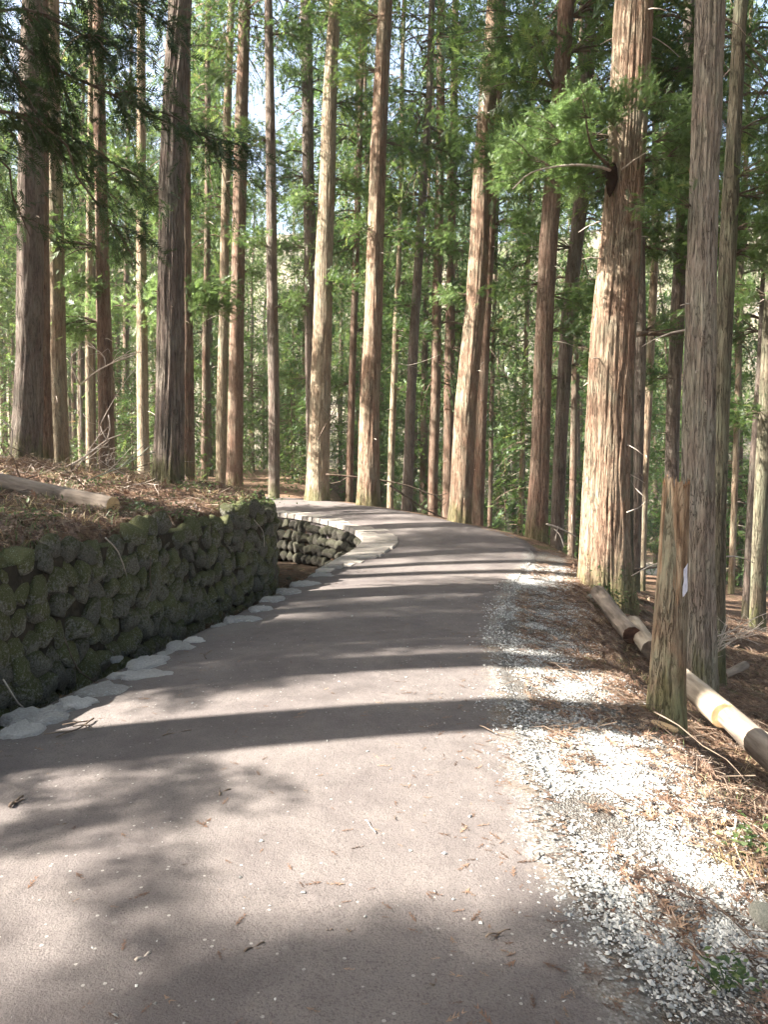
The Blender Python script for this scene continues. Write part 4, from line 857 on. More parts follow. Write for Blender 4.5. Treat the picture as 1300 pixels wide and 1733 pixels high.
# ------------------------------------------------------------ logs
def log(label, A, B, r0, r1, barkm, cutm, seed, ends=(1, 1), sag=0.0):
    A, B = np.array(A, float), np.array(B, float); L = np.linalg.norm(B-A); d = (B-A)/L; n = max(12, int(L/.05)); m = 44
    up = np.array((0, 0, 1.)); a = np.cross(d, up); a /= np.linalg.norm(a); u = np.cross(a, d)
    q = np.linspace(0, L, n); th = np.arange(m)/m*2*math.pi; TH, Q = np.meshgrid(th, q); c, s = np.cos(TH), np.sin(TH)
    r = np.interp(Q, [0, L], [r0, r1]); r = r*(1+.06*vnoise(np.stack([c.ravel()*1.2, s.ravel()*1.2, Q.ravel()*1.5], 1), seed).reshape(Q.shape))+.05*r*vnoise(np.stack([c.ravel()*5, s.ravel()*5, Q.ravel()*1.2], 1), seed+1).reshape(Q.shape)
    off = .25*r0*vnoise(np.column_stack([q*.8, q*0+seed, q*0]), seed)
    # local frame: y along the log so grain follows it
    V = np.stack([r*c, Q, r*s+off[:, None]], -1).reshape(-1, 3); i, j = np.meshgrid(np.arange(n-1), np.arange(m), indexing='ij'); j2 = (j+1) % m
    Fq = np.stack([i*m+j, (i+1)*m+j, (i+1)*m+j2, i*m+j2], -1).reshape(-1, 4)
    t = tag(link('log', None), label, 'log'); M_ = Matrix(((a[0], d[0], u[0], A[0]), (a[1], d[1], u[1], A[1]), (a[2], d[2], u[2], A[2]), (0, 0, 0, 1))); t.matrix_world = M_
    link('bark', mesh('bark', V, Fq, [barkm]), t)
    for e, on in zip((0, n-1), ends):
        ring = V[e*m:(e+1)*m].copy(); y0 = ring[0, 1]; sg = -1 if e == 0 else 1
        cc = ring.mean(0); rows = [cc+(ring-cc)*f+np.array((0, sg*.004*(1 if f < 1 else 0), 0)) for f in (1.0, .93, .5)]; VV = np.vstack(rows+[cc[None]+np.array((0, sg*.003, 0))]); kk = np.arange(m); k2 = (kk+1) % m
        Fb = np.vstack([np.stack([rr*m+kk, rr*m+k2, (rr+1)*m+k2, (rr+1)*m+kk], 1) for rr in (0, 1)]); F3_ = np.stack([2*m+kk, 2*m+k2, np.full(m, 3*m)], 1)
        link('cut_face', mesh('cut_face', VV, [F3_, Fb], [cutm if on else DARKWOOD], False), t)
    return t
def on(u, v, Yk, up=0.0):
    p = pix(u, v, Yk); return (p[0], Yk, gz(p[0], Yk)+up)
DARKCUT = simple_mat('dark_cut_wood', (.03, .016, .012), (.11, .055, .035), 14)  # even dark brown for cut ends
log('pale log with a sawn tan end lying on the left bank', on(-60, 812, 8.7, .10), on(190, 852, 7.7, .08), .10, .088, PEELED2, CUTWOOD, 3)
p_ = lambda u, v, Y: tuple(pix(u, v, Y))
log('sunlit peeled log on the slope leading out from behind the stump', p_(1140, 1135, 7.0), p_(1225, 1215, 5.95), .095, .105, PEELED, CUTWOOD, 5)
log('ribbed brown log end to end with the peeled one at the right edge', p_(1222, 1204, 6.1), p_(1345, 1318, 4.9), .09, .10, PEELED2, CUTWOOD, 6)
log('reddish log with a dark cut end below the biggest cedar', p_(1012, 1005, 9.9), p_(1070, 1072, 8.3), .095, .10, PEELED2, DARKCUT, 7)
log('pale grey log lying beside the dark ended one left of the stump', p_(1070, 1058, 8.9), p_(1104, 1098, 7.9), .10, .105, PEELED, DARKWOOD, 8)
log('short pinkish log section lying on the low ground right of the stump', p_(1225, 1142, 9.3), p_(1262, 1126, 9.8), .05, .055, PEELED2, DARKCUT, 9)
log('pale timber half out of view beyond the ribbed log', p_(1272, 1240, 5.9), p_(1360, 1290, 5.4), .07, .075, PEELED, CUTWOOD, 10)

# chip of wood and stones
def slabby(name, label, cat, u, v, Yk, sc, rot, mat, up=.02):
    me = stone_meshes('block', mat, 1, 2, .12, 1, 77)[0]; x, y, z = on(u, v, Yk, up); o = link(name, me, None, (x, y, z), rot, sc); return tag(o, label, cat)
slabby('wood_chunk', 'split wedge of wood lying in front of the broken stump', 'wood chunk', 1128, 1240, 4.75, (.10, .035, .02), (.15, .25, -.45), CUTWOOD, .03)
slabby('rock', 'pale round stone at the head of the dark ended log', 'rock', 1007, 1000, 9.9, (.12, .1, .08), (0, 0, .4), BOULDER)
slabby('rock', 'grey stone at the right edge low on the gravel slope', 'rock', 1298, 1560, 2.55, (.07, .06, .05), (0, 0, .9), BOULDER)

# ------------------------------------------------------------ dead branches
def dead_branch(label, root, direction, L, r, seed, mat=DEADWOOD, depth=3, nsub=6, group=None, up=.25, curl=.35, cat='dead branch'):
    rg = np.random.default_rng(seed); mb = MB()
    def grow(p, d, L, r, dep):
        n = 7; P = [np.array(p, float)]; d = d/np.linalg.norm(d)
        for k in range(n-1):
            d = d+rg.normal(0, curl/n*1.6, 3)+np.array((0, 0, up/n)); d = d/np.linalg.norm(d); P.append(P[-1]+d*L/(n-1))
        P = np.array(P); add_tube(mb, P, np.linspace(r, r*.35, n), 6 if dep == depth else 4)
        if dep > 0:
            for k in range(nsub if dep == depth else max(2, nsub-2)):
                f = rg.uniform(.25, .95); i_ = int(f*(n-1)); dd = d*.6+rg.normal(0, .55, 3); grow(P[i_], dd, L*rg.uniform(.3, .55), r*.5, dep-1)
    grow((0, 0, 0), np.array(direction, float), L, r, depth)
    o = link('dead_branch', mb.mesh('dead_branch', [mat]), None, tuple(float(c) for c in root)); return tag(o, label, cat, group)
# forked white branch standing left of the big furrowed cedar
fb = MB(); Yb = 12.2
for ctrl, r in [([(137, 740), (136, 700), (135, 652)], .016), ([(135, 652), (122, 625), (120, 605), (133, 592)], .011), ([(135, 652), (158, 632), (178, 620), (200, 610), (228, 600)], .014), ([(178, 620), (176, 604), (163, 592), (148, 585)], .010), ([(185, 617), (205, 603), (243, 595)], .009), ([(163, 592), (150, 580), (141, 578)], .006), ([(170, 600), (182, 590), (186, 598)], .005), ([(176, 606), (168, 598), (152, 600)], .005),
                ([(200, 610), (214, 597), (222, 592)], .006), ([(120, 615), (112, 606)], .006), ([(120, 615), (140, 606)], .005), ([(205, 607), (220, 598), (232, 594)], .005), ([(160, 630), (150, 618), (148, 600)], .004), ([(190, 613), (196, 600), (204, 594)], .005)]:
    add_tube(fb, catmull([pix(u, v, Yb+.1*math.sin(i*2.3+u)) for i, (u, v) in enumerate(ctrl)], .06), np.linspace(r, r*.45, len(catmull([pix(u, v, Yb) for u, v in ctrl], .06))) if False else r*.8, 6)
tag(link('dead_branch', fb.mesh('dead_branch', [DEADWOOD])), 'forked bone white branch standing in front of the reddish trunk', 'dead branch')
fb = MB()
for ctrl, r in [([(112, 790), (135, 778), (160, 760), (180, 745), (205, 735)], .02), ([(180, 745), (186, 725), (183, 702)], .018), ([(180, 745), (172, 730), (168, 720), (150, 715)], .008), ([(135, 778), (150, 775), (185, 745)], .012), ([(168, 720), (190, 680), (215, 640), (228, 625)], .007), ([(150, 715), (140, 700)], .006)]:
    c = catmull([pix(u, v, 11.3+.12*math.sin(i*1.7+u)) for i, (u, v) in enumerate(ctrl)], .06); add_tube(fb, c, np.linspace(r, r*.5, len(c))*.8, 6)
tag(link('dead_branch', fb.mesh('dead_branch', [DEADWOOD])), 'curved pale branch with an upright spur lying among the brush', 'dead branch')
fb = MB()
for ctrl, r in [([(120, 830), (160, 808), (205, 790), (235, 772), (262, 765)], .014), ([(205, 790), (230, 765), (244, 752)], .010), ([(235, 772), (256, 752)], .008)]:
    c = catmull([pix(u, v, 9.6+.1*i) for i, (u, v) in enumerate(ctrl)], .06); add_tube(fb, c, np.linspace(r, r*.5, len(c))*.8, 6)
tag(link('dead_branch', fb.mesh('dead_branch', [simple_mat('lichen_twig', (.10, .11, .07), (.40, .42, .34), 9)])), 'lichen green branch slanting up toward the big furrowed cedar', 'dead branch')
for k in range(26):
    u = rng.uniform(-20, 235); Yk = rng.uniform(9.0, 12.5); p = pix(u, 780, Yk); z = gz(p[0], Yk)
    dead_branch('bare stick in the brush tangle before the left cedars', (p[0], Yk, z+.02), (rng.normal(0, 1), rng.normal(0, .4), rng.uniform(.1, .9)), rng.uniform(.4, 1.0), rng.uniform(.005, .011), 500+k, DEADWOOD if k % 2 else DARKWOOD, 2, 4, 'sticks in the brush tangle on the left bank', .1, .5)
c = catmull([pix(u, v, 9.3) for u, v in ((2, 710), (20, 728), (19, 755), (18, 776))], .05); mb = MB(); add_tube(mb, c, .009, 5); tag(link('dead_branch', mb.mesh('dead_branch', [DEADWOOD])), 'hooked grey stick at the left edge in front of the far left trunk', 'dead branch')
# white shrub like branch at the right
for k in range(7):
    a = k/6; o = dead_branch('bleached bare branch fanning out right of the greenish cedar', pix(1203, 1128-8*k, 7.6), (.25+.9*a*rng.uniform(.7, 1.2), rng.normal(0, .25), .75-.45*a), rng.uniform(.45, .7), .008, 600+k, DEADWOOD, 2, 4, 'bleached branches at the right edge', -.05, .4)
# dark boughs hanging by the outer edge of the bend
def poly_branch(label, ctrls, Yk, mat, name='dead_branch', cat='dead branch', dy=.15):
    mb = MB()
    for ctrl, r in ctrls:
        c = catmull([pix(u, v, Yk+dy*i) for i, (u, v) in enumerate(ctrl)], .1); add_tube(mb, c, np.linspace(r, r*.4, len(c)), 6)
    return tag(link(name, mb.mesh(name, [mat])), label, cat)
poly_branch('long dark bough crossing behind the stout reddish cedar', [([(552, 803), (590, 806), (640, 812), (690, 822), (735, 838), (757, 835)], .03), ([(735, 838), (745, 848), (752, 842)], .02), ([(670, 818), (680, 812), (700, 815)], .012), ([(590, 806), (575, 815), (560, 818)], .012)], 19.6, DARKWOOD)
poly_branch('dark drooping bough behind the leaning tan cedar', [([(660, 822), (690, 842), (720, 862), (760, 880), (790, 888)], .028), ([(720, 862), (740, 860), (756, 850)], .012), ([(690, 842), (700, 855), (715, 880)], .014), ([(760, 880), (770, 868), (775, 860)], .008)], 18.6, DARKWOOD)
poly_branch('curved grey bough by the flared trunk', [([(538, 745), (553, 715), (568, 690), (575, 660)], .02), ([(560, 705), (545, 690), (540, 668)], .012)], 20.6, DARKWOOD)
poly_branch('pale arching twig right of the biggest cedar', [([(1062, 867), (1075, 862), (1087, 855), (1090, 840), (1080, 830)], .010), ([(1087, 855), (1094, 848)], .006), ([(1090, 840), (1075, 825), (1068, 812)], .004)], 10.6, DEADWOOD)
poly_branch('fallen pole lying level behind the biggest cedar', [([(1060, 968), (1085, 963), (1112, 960), (1135, 958)], .03)], 14.5, DARKWOOD)
poly_branch('dark bough stretched level between two right hand trunks', [([(1078, 566), (1100, 564), (1130, 567), (1150, 562)], .06), ([(1100, 564), (1120, 560), (1146, 556)], .03)], 14.5, DARKWOOD)
poly_branch('thin bare twig arching between the reddish and bent cedars', [([(650, 628), (668, 615), (690, 618), (715, 612), (745, 600)], .010), ([(690, 618), (705, 622)], .006)], 19.5, DEADWOOD)
poly_branch('pale broken bough low behind the dark red cedar', [([(926, 887), (945, 893), (960, 900), (975, 908)], .022), ([(940, 915), (945, 890)], .012), ([(955, 925), (948, 905), (938, 895)], .012)], 13.6, DEADWOOD)
STICK = simple_mat('weathered_stick', (.16, .12, .09), (.34, .27, .21), 14)
# sticks on the right slope
poly_branch('long thin stick lying down the slope before the stump', [([(1108, 1205), (1150, 1228), (1190, 1262), (1230, 1285), (1262, 1320)], .0045)], 4.55, DARKWOOD, 'stick', 'stick', -.18)
def lying(label, u0, v0, u1, v1, r, mat, bend=.02, forks=0, seed=0, on_path=True, group=None):
    rg = np.random.default_rng(900+seed)
    def W(u, v):
        Yk = CAM_H*F/(v-799.5); 
        for _ in range(8):
            x = (u-650)*Yk/F; z = gz(x, Yk)+(.085 if on_path else 0.0); Yk = .5*Yk+.5*(CAM_H-z)*F/(v-799.5)
        x = (u-650)*Yk/F; z = max(gz(x, Yk), 0.04 if on_path else -9); return np.array((x, Yk, z+r))
    A, B = W(u0, v0), W(u1, v1); n = 7; t = np.linspace(0, 1, n)[:, None]; P = A*(1-t)+B*t; d = (B-A)[:2]; nr = np.array((-d[1], d[0], 0)); P = P+nr*bend*np.sin(t*math.pi*1.2)*rg.choice((-1, 1)); P[:, 2] += .004*np.sin(t[:, 0]*9)
    mb = MB(); add_tube(mb, P, np.linspace(r, r*.6, n), 5)
    for f in range(forks):
        k = rg.integers(1, n-1); dd = (B-A)*rg.uniform(.2, .45); rot = rg.choice((-1, 1))*rg.uniform(.5, 1.0); ca, sa = math.cos(rot), math.sin(rot)
        e = P[k]+np.array((dd[0]*ca-dd[1]*sa, dd[0]*sa+dd[1]*ca, .004)); add_tube(mb, [P[k], (P[k]+e)/2+rg.normal(0, .006, 3)*np.array((1, 1, .3)), e], [r*.7, r*.55, r*.4], 4)
    return tag(link('twig', mb.mesh('twig', [mat])), label, 'twig', group)
lying('forked dead cedar twig lying beside the largest pale edge stone', 150, 1228, 88, 1262, .006, DARKWOOD, .05, 6, 1)
lying('short thick brown twig at the left edge of the sunny path', 2, 1386, 24, 1368, .009, DARKWOOD, .05, 1, 2)
lying('long thin grey twig across the shaded band of the path', 268, 1258, 318, 1248, .004, DARKWOOD, .04, 1, 3)
lying('curled brown twig in the dappled part of the path', 366, 1366, 382, 1354, .006, DARKWOOD, .2, 1, 4)
lying('straight pale twig in the sunlit middle of the path', 618, 1408, 636, 1432, .003, DEADWOOD, .02, 0, 5)
lying('brown twig near the bottom right of the path', 828, 1620, 870, 1606, .0035, DARKWOOD, .06, 0, 6)
lying('fat light twig in the bottom shade left of centre', 214, 1665, 242, 1650, .006, DEADWOOD, .03, 0, 7)
lying('dark twig in the bottom shade centre', 405, 1647, 440, 1630, .004, DARKWOOD, .03, 1, 8)
lying('thin twig on the path beside the shaded gravel', 815, 1234, 868, 1240, .004, DARKWOOD, .05, 0, 9)
lying('reddish forked twig where the path meets the bright gravel', 905, 1455, 935, 1425, .004, DEADWOOD, .1, 3, 10)
lying('little twig by the middle edge stones', 345, 1122, 352, 1108, .004, DARKWOOD, .1, 1, 11)
lying('thick straight stick across the gravel at the bottom', 1010, 1650, 1130, 1700, .005, DARKWOOD, .02, 0, 12, False)
lying('bent stick sticking out of the lower gravel', 1175, 1620, 1235, 1655, .006, DARKWOOD, .12, 0, 13, False)
for k in range(16):
    u = rng.uniform(30, 850); v = rng.uniform(1270, 1720); a = rng.uniform(0, 3.14); L = rng.uniform(8, 26)
    lying('tiny brown twig scattered on the path', u, v, u+L*math.cos(a), v+L*.5*math.sin(a), .002, DARKWOOD, .08, int(rng.integers(0, 2)), 40+k, True, 'tiny twigs scattered on the path')
# upright cut stalks at the right
for k, (u0, v0, u1, v1) in enumerate([(1228, 1450, 1226, 1385), (1236, 1430, 1247, 1385), (1248, 1434, 1270, 1394)]):
    A, B = pix(u0, v0, 3.35), pix(u1, v1, 3.35); A[2] -= .05; mb = MB(); add_tube(mb, [A, (A+B)/2+.004, B], [.008 if k else .016, .006 if k else .014, .005 if k else .012], 6)
    tag(link('cut_stalk', mb.mesh('cut_stalk', [DEADWOOD if k else CUTWOOD])), ('thick pale cut stalk standing up from the straw', 'thin stalk standing between the thick one and the tilted one', 'tilted thin stalk right of the other two')[k], 'stalk', 'cut stalks on the gravel slope')

# hanging roots and vines on the wall
for k, pts in enumerate([[(178, 910, 0), (200, 935, .05), (214, 975, .1)], [(108, 1078, 0), (130, 1130, .05), (165, 1158, .1)], [(5, 1150, 0), (30, 1190, .0), (48, 1205, 0)], [(255, 940, 0), (253, 975, 0), (256, 1000, 0), (248, 1014, 0)], [(430, 880, 0), (445, 900, 0), (447, 925, 0)], [(470, 960, 0), (465, 985, 0)]]):
    mb = MB(); out = []
    for (u, v, _) in pts:
        Yk = 6.0
        for _i in range(30):
            x = (u-650)*Yk/F; d, _, _ = sdist(np.array([x]), np.array([Yk]), Wc); Yk -= (d[0]+.13)*.9*(-1 if False else 1)
        out.append(pix(u, v, Yk))
    c = catmull(out, .05); add_tube(mb, c, .006, 5); tag(link('hanging_root', mb.mesh('hanging_root', [DARKWOOD if k % 2 else DEADWOOD])), ('root hanging from the wall top near the fern', 'root looping down to the channel between the big lower stones', 'root leaning out at the left edge of the wall', 'pale forked root hanging at the middle of the wall', 'arched stem hanging near the far corner of the wall', 'short stem at the wall foot by the corner')[k], 'root')

# ------------------------------------------------------------ ferns, leafy plants
def fern(label, x, y, n, L, seed, mat=FERNM, rot0=0, span=6.28, z=None, group=None):
    rg = np.random.default_rng(seed); t = thing('fern', label, 'fern', (x, y, gz(x, y) if z is None else z), 0, group)
    for k in range(n):
        az = rot0+span*(k+.5)/n+rg.normal(0, .15); P = branch_curve((0, 0, 0), az, L*rg.uniform(.75, 1.1), .45, .75, 16, rg); mb = MB(); add_tube(mb, P, np.linspace(.004, .001, 16), 3)
        d = np.array((math.cos(az), math.sin(az), 0)); s = np.array((-d[1], d[0], 0))
        for i in range(2, 15):
            w = L*.22*math.sin(math.pi*(i/16)**.7)+.01
            for sg in (-1, 1):
                a = P[i]; b = a+s*sg*w+d*w*.35-np.array((0, 0, w*.25)); q = d*L*.027; mb.add([a-q*.8, a+q*.8, b+q*.15, b-q*.15], [(0, 1, 2, 3)], rg.random())
        link('frond', mb.mesh('frond', [mat], False), t)
    return t
def at_wall_top(u, v):
    Yk = 6.0
    for _i in range(30):
        x = (u-650)*Yk/F; d, _, _ = sdist(np.array([x]), np.array([Yk]), Wc); Yk -= (d[0]-.05)*.9
    return (u-650)*Yk/F, Yk
x, y = at_wall_top(28, 935); fern('dark green fern hanging over the wall top at the left', x, y, 5, .42, 1, FERNM, -1.6, 1.9)
x, y = at_wall_top(230, 880); fern('small fern among leaves above the wall right of the log end', x-.2, y+.4, 6, .2, 2, GREENBLADE)
def leafy(label, x, y, n, R, size, seed, mat=GREENBLADE, name='leafy_plant', h=.15, z=None, group=None):
    rg = np.random.default_rng(seed); mb = MB(); P = rg.normal(0, 1, (n, 3))*np.array((R, R, h*.5)); P[:, 2] = np.abs(P[:, 2])+.02
    D = rg.normal(0, 1, (n, 3)); D[:, 2] = np.abs(D[:, 2])*.4
    leaf = (np.array([(0, 0, 0), (.5, .28, .04), (1, 0, -.05), (.5, -.28, .04)]), np.array([(0, 3, 2, 1)]))
    place(mb, leaf, P, D, size*rg.uniform(.6, 1.3, n), rg.random(n), .3, 0, rg)
    for k in range(6):
        a = P[rg.integers(n)]; add_tube(mb, [(0, 0, -.02), a*.5+rg.normal(0, .01, 3), a], .002, 3, .2)
    o = thing(name, label, 'plant', (x, y, gz(x, y) if z is None else z), 0, group); tag(link('leaves', mb.mesh('leaves', [mat], False), o), None, None, None, 'stuff'); return o
def onb(u, Yk): return ((u-650)*Yk/F, Yk)
for k, (u, Yk, R, n, sz, lab) in enumerate([(235, 8.0, .14, 120, .05, 'sunny leafy ground plant right of the log end'), (300, 8.3, .10, 90, .045, 'rounded bright green cushion near the wall top'), (430, 10.6, .22, 260, .05, 'dark green creeper on the far end of the wall top'), (60, 6.6, .15, 110, .05, 'dim green plant behind the fern on the bank'), (375, 9.6, .16, 130, .045, 'low green plant halfway along the wall top'), (150, 9.6, .2, 120, .05, 'green weeds in the hollow behind the log'), (330, 10.8, .2, 160, .05, 'green weeds at the foot of the big furrowed cedar')]):
    x, y = onb(u, Yk); leafy(lab, x, y, n, R, sz, 700+k)
x, y = onb(262, 7.9); 
x, y = onb(1038, 10.3); leafy('pale ivy leaves round the foot of the biggest cedar', x, y, 220, .16, .06, 720, GREENBLADE, 'ivy_plant', .5)
x, y = onb(1285, 3.1); leafy('light green weed at the right edge beside the straw', x, y, 70, .06, .035, 721, GREENBLADE, h=.12)
x, y = onb(1253, 2.15); leafy('light green weed at the bottom right corner on gravel', x, y, 80, .04, .03, 722, GREENBLADE, h=.1)
x, y = onb(835, 19.5); leafy('bright green bush at the foot of the shaded brown cedar', x, y, 420, .5, .12, 723, GREENBLADE, 'bush', .9)
x, y = onb(490, 25); leafy('green bush beyond the left end of the bend', x, y, 420, .6, .14, 724, GREENBLADE, 'bush', 1.4)

# moss hanging over the wall top, litter, gravel, grass: uncountable
rg = np.random.default_rng(42)
def scatter(n, x0, x1, y0, y1, cond):
    out = []; 
    while sum(len(o) for o in out) < n:
        # denser near the camera
        yy = y0+(y1-y0)*rg.random(6000)**1.5; xx = rg.uniform(x0, x1, 6000); z, M = ground(xx, yy, True); ok = cond(xx, yy, M); out.append(np.column_stack([xx, yy, z])[ok])
        if len(out) > 90: break
    return np.vstack(out)[:n]
def litter(name, label, P, tmpl, size, mat, tint0, flat=.25, up=.01):
    mb = MB(); n = len(P); a = rg.uniform(0, 6.28, n); e = 0.06
    zx = (ground(P[:, 0]+e, P[:, 1])-P[:, 2])/e; zy = (ground(P[:, 0], P[:, 1]+e)-P[:, 2])/e; zx, zy = np.clip(zx, -1.2, 1.2), np.clip(zy, -1.2, 1.2)
    D = np.column_stack([np.cos(a), np.sin(a), np.cos(a)*zx+np.sin(a)*zy+rg.normal(0, flat, n)]); Q = P.copy(); Q[:, 2] += up*rg.random(n)+.006
    place(mb, tmpl, Q, D, size*rg.uniform(.5, 1.4, n), np.clip(rg.normal(tint0, .25, n), 0, 1), .5, 0, rg)
    return tag(link(name, mb.mesh(name, [mat], False)), label, None, None, 'stuff')
bankc = lambda x, y, M: (M['dW'] > .0) & (np.abs(x) < y*.56+.4)
slopec = lambda x, y, M: ((M['dR'] > .55+.5*n2(x, y, 1.5, 77)) | ((M['dR'] > .1) & (n2(x, y, 2.1, 99) > .12))) & (x < y*.56+.4)
B1 = scatter(14000, -7, 0, 4, 15, bankc); litter('fallen_needles', 'brown fallen cedar sprays covering the left bank', B1, FRL, .13, DEADLEAF, .5, .22, .03)
B2 = scatter(17000, .8, 8, 1.6, 15, slopec); litter('fallen_needles', 'brown fallen cedar sprays covering the right slope', B2, FRL, .095, DEADLEAF, .5, .18, .02)
def twigs(name, label, P, L, r, mat, lift=.03, flat=.2):
    mb = MB()
    for p in P:
        a = rg.uniform(0, 6.28); l = L*rg.uniform(.4, 1.5); d = np.array((math.cos(a), math.sin(a), rg.normal(0, flat))); s = rg.normal(0, .12, 3)*l
        q = p+np.array((0, 0, rg.uniform(.0, lift))); add_tube(mb, [q-d*l/2, q+s*.5+np.array((0, 0, .02)), q+d*l/2], [r, r*.8, r*.4], 3, .5, 0, False)
    return tag(link(name, mb.mesh(name, [mat], False)), label, None, None, 'stuff')
twigs('twig_litter', 'pale twigs strewn over the left bank', scatter(420, -7, 0, 4, 14, bankc), .34, .004, STICK, .05)
twigs('twig_litter', 'dark twigs strewn over the left bank', scatter(900, -7, 0, 4, 14, bankc), .32, .004, DARKWOOD, .05)
twigs('twig_litter', 'pale twigs strewn over the right slope', scatter(600, .9, 8, 1.6, 14, slopec), .2, .0025, STICK, .03)
twigs('twig_litter', 'dark twigs strewn over the right slope', scatter(1200, .9, 8, 1.6, 14, slopec), .26, .0035, DARKWOOD, .03)
blade = (np.array([(0, .03, 0), (0, -.03, 0), (.5, .02, .28), (.5, -.02, .28), (1, 0, .30)]), np.array([(0, 1, 2), (1, 3, 2), (2, 3, 4)]))
def grass(name, label, C, per, R, L, mat):
    mb = MB()
    for c in C:
        n = per; P = c+rg.normal(0, 1, (n, 3))*np.array((R, R, 0)); P[:, 2] = ground(P[:, 0], P[:, 1])-.005; a = rg.uniform(0, 6.28, n); D = np.column_stack([np.cos(a), np.sin(a), rg.uniform(-.1, .9, n)]); place(mb, blade, P, D, L*rg.uniform(.5, 1.4, n), rg.random(n), .3, 0, rg)
    return tag(link(name, mb.mesh(name, [mat], False)), label, None, None, 'stuff')
grass('dry_grass', 'dry straw tufts on the right slope', scatter(22, .9, 5, 1.8, 9, lambda x, y, M: (M['dR'] > .7) & (M['dR'] < 2.2) & (x < y*.56)), 26, .08, .08, STRAW)
grass('dry_grass', 'dry straw clump at the edge of the bright gravel', np.array([(1.38, 2.95, 0), (1.45, 3.1, 0), (1.50, 2.8, 0)]), 36, .06, .09, STRAW)
grass('dry_grass', 'dry straw tufts on the left bank', scatter(50, -6, -1, 5, 13, bankc), 30, .09, .14, STRAW)
grass('grass', 'short green grass tufts on the left bank', scatter(80, -6, -1, 5, 13, bankc), 34, .1, .12, GREENBLADE)
grass('grass', 'short green grass tufts on the right slope', scatter(30, .9, 4, 1.8, 9, lambda x, y, M: (M['dR'] > .7) & (x < y*.56)), 16, .06, .06, GREENBLADE)
# crushed gravel: angular chips
def chips(name, label, P, smin, smax, seed):
    r = np.random.default_rng(seed); n = len(P); base = np.array([(1, 0, 0), (-1, 0, 0), (0, 1, 0), (0, -1, 0), (0, 0, 1), (0, 0, -1.)]); Fo = np.array([(0, 2, 4), (2, 1, 4), (1, 3, 4), (3, 0, 4), (2, 0, 5), (1, 2, 5), (3, 1, 5), (0, 3, 5)])
    s = smin+(smax-smin)*r.random(n)**2.5; V = base[None]*(1+r.normal(0, .25, (n, 6, 1)))+r.normal(0, .18, (n, 6, 3)); V[..., 2] *= .65
    a = r.uniform(0, 6.28, n); ca, sa = np.cos(a)[:, None], np.sin(a)[:, None]; st = r.uniform(.6, 1.3, (n, 1)); X_ = V[..., 0]*st; Y_ = V[..., 1]; V = np.stack([X_*ca-Y_*sa, X_*sa+Y_*ca, V[..., 2]], -1)*s[:, None, None]+P[:, None]+np.array((0, 0, 1))*(s*.25)[:, None, None]
    mb = MB(); mb.add(V.reshape(-1, 3), (Fo[None]+(np.arange(n)*6)[:, None, None]).reshape(-1, 3), np.repeat(np.clip(r.normal(.55, .26, n), 0, 1), 6)); return tag(link(name, mb.mesh(name, [GRAVELM], False)), label, None, None, 'stuff')
gp = scatter(62000, .1, 3.2, 1.4, 12, lambda x, y, M: (M['dR'] > -.5) & (rg.random(len(x)) < np.clip(np.where(M['dR'] > 0, M['grav']*1.1, .7*np.exp(M['dR']*9)), 0, 1)*np.clip(.45+1.7*n2(x, y, 1.6, 88), .03, 1)) & (x < y*.56+.2))
_i = M_in = (sdist(gp[:, 0], gp[:, 1], Rc)[0] > 0); gp[_i, 2] = np.maximum(gp[_i, 2], sdist(gp[_i, 0], gp[_i, 1], Rc)[1]+.018)
chips('gravel', 'pale crushed gravel along the right shoulder of the path', gp, .003, .0115, 1)
gp2 = scatter(420, -2.4, 2.2, 1.4, 9, lambda x, y, M: M['inside'] & (rg.random(len(x)) < np.clip(.12+np.exp(M['dR']*4)*.9+.3*np.exp(-np.abs(M['dL'])*5), 0, 1)))
_dl, zl_, _ = sdist(gp2[:, 0], gp2[:, 1], Lc); _dr, zr_, _ = sdist(gp2[:, 0], gp2[:, 1], Rc); w_ = np.abs(_dr)/(np.abs(_dl)+np.abs(_dr)); gp2[:, 2] = w_*zl_+(1-w_)*zr_+.012+.14*w_*(1-w_)
chips('gravel', 'loose pale chips scattered over the path', gp2, .003, .011, 2)
pl = scatter(1500, -2.4, 2.4, 1.5, 14, lambda x, y, M: M['inside'] & (rg.random(len(x)) < np.clip(.05+np.exp(M['dR']*3.5)*.9+.7*np.exp(-np.abs(M['dL'])*5), 0, 1)))
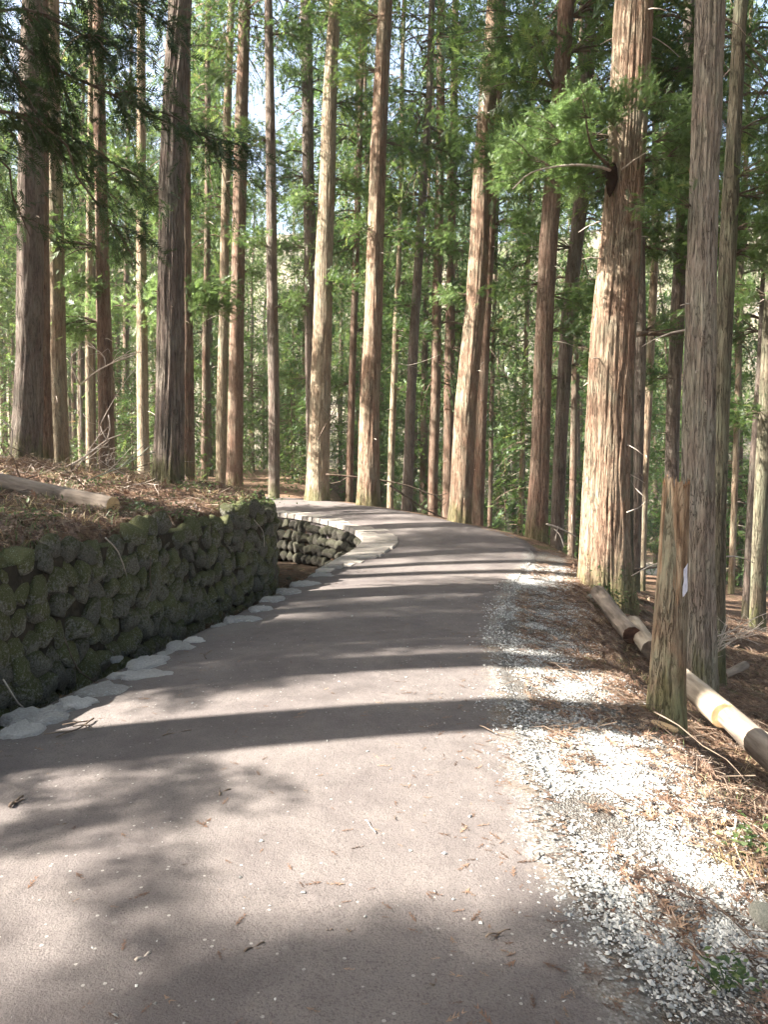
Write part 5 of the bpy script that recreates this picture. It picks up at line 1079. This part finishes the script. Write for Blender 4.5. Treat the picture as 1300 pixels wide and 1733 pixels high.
_dl, zl_, _ = sdist(pl[:, 0], pl[:, 1], Lc); _dr, zr_, _ = sdist(pl[:, 0], pl[:, 1], Rc); w_ = np.abs(_dr)/(np.abs(_dl)+np.abs(_dr)); pl[:, 2] = w_*zl_+(1-w_)*zr_+.014+.14*w_*(1-w_)
mb = MB(); _a = rg.uniform(0, 6.28, len(pl)); place(mb, FRL, pl, np.column_stack([np.cos(_a), np.sin(_a), rg.normal(0, .03, len(pl))]), .055*rg.uniform(.4, 1.4, len(pl)), np.clip(rg.normal(.4, .25, len(pl)), 0, 1), .1, 0, rg)
tag(link('fallen_needles', mb.mesh('fallen_needles', [DEADLEAF], False)), 'bits of brown cedar needles gathered along the path edges', None, None, 'stuff')
# channel debris
gc = scatter(900, -3, 0, 3.5, 16, lambda x, y, M: (M['dL'] > .05) & (M['dW'] < -.02))
litter('fallen_needles', 'dark brown cedar sprays in the channel', gc, FRL, .12, DEADLEAF, .25, .1, .01)
for k in range(16):
    p = scatter(1, -3, 0, 6, 16, lambda x, y, M: (M['dL'] > .12) & (M['dW'] < -.12) & (y > 10.5))[0]
    tag(link('rock', GS[k % 7], None, tuple(p), (rg.normal(), rg.normal(), rg.normal()), tuple(rg.uniform(.05, .1, 3))), 'loose stone lying in the gully bed below the curve', 'rock', 'loose stones in the gully')

# ------------------------------------------------------------ thin forest haze
hz, ht, ho = newmat('thin_haze'); S.cycles.volume_bounces = 0; vp = ht.nodes.new('ShaderNodeVolumePrincipled'); vp.inputs['Color'].default_value = (.98, 1, .95, 1); vp.inputs['Density'].default_value = .0005; vp.inputs['Anisotropy'].default_value = .25
ht.links.new(vp.outputs[0], ho.inputs['Volume'])
bx0, bx1, by0, by1, bz0, bz1 = -420, 440, -80, 520, float(zz.min())-1.5, 125.0
HV = [(x, y, z) for z in (bz0, bz1) for y in (by0, by1) for x in (bx0, bx1)]
tag(link('haze', mesh('haze', HV, np.array([(0, 2, 3, 1), (4, 5, 7, 6), (0, 1, 5, 4), (2, 6, 7, 3), (0, 4, 6, 2), (1, 3, 7, 5)]), [hz], False)), 'thin pale haze hanging in the forest', None, None, 'stuff')
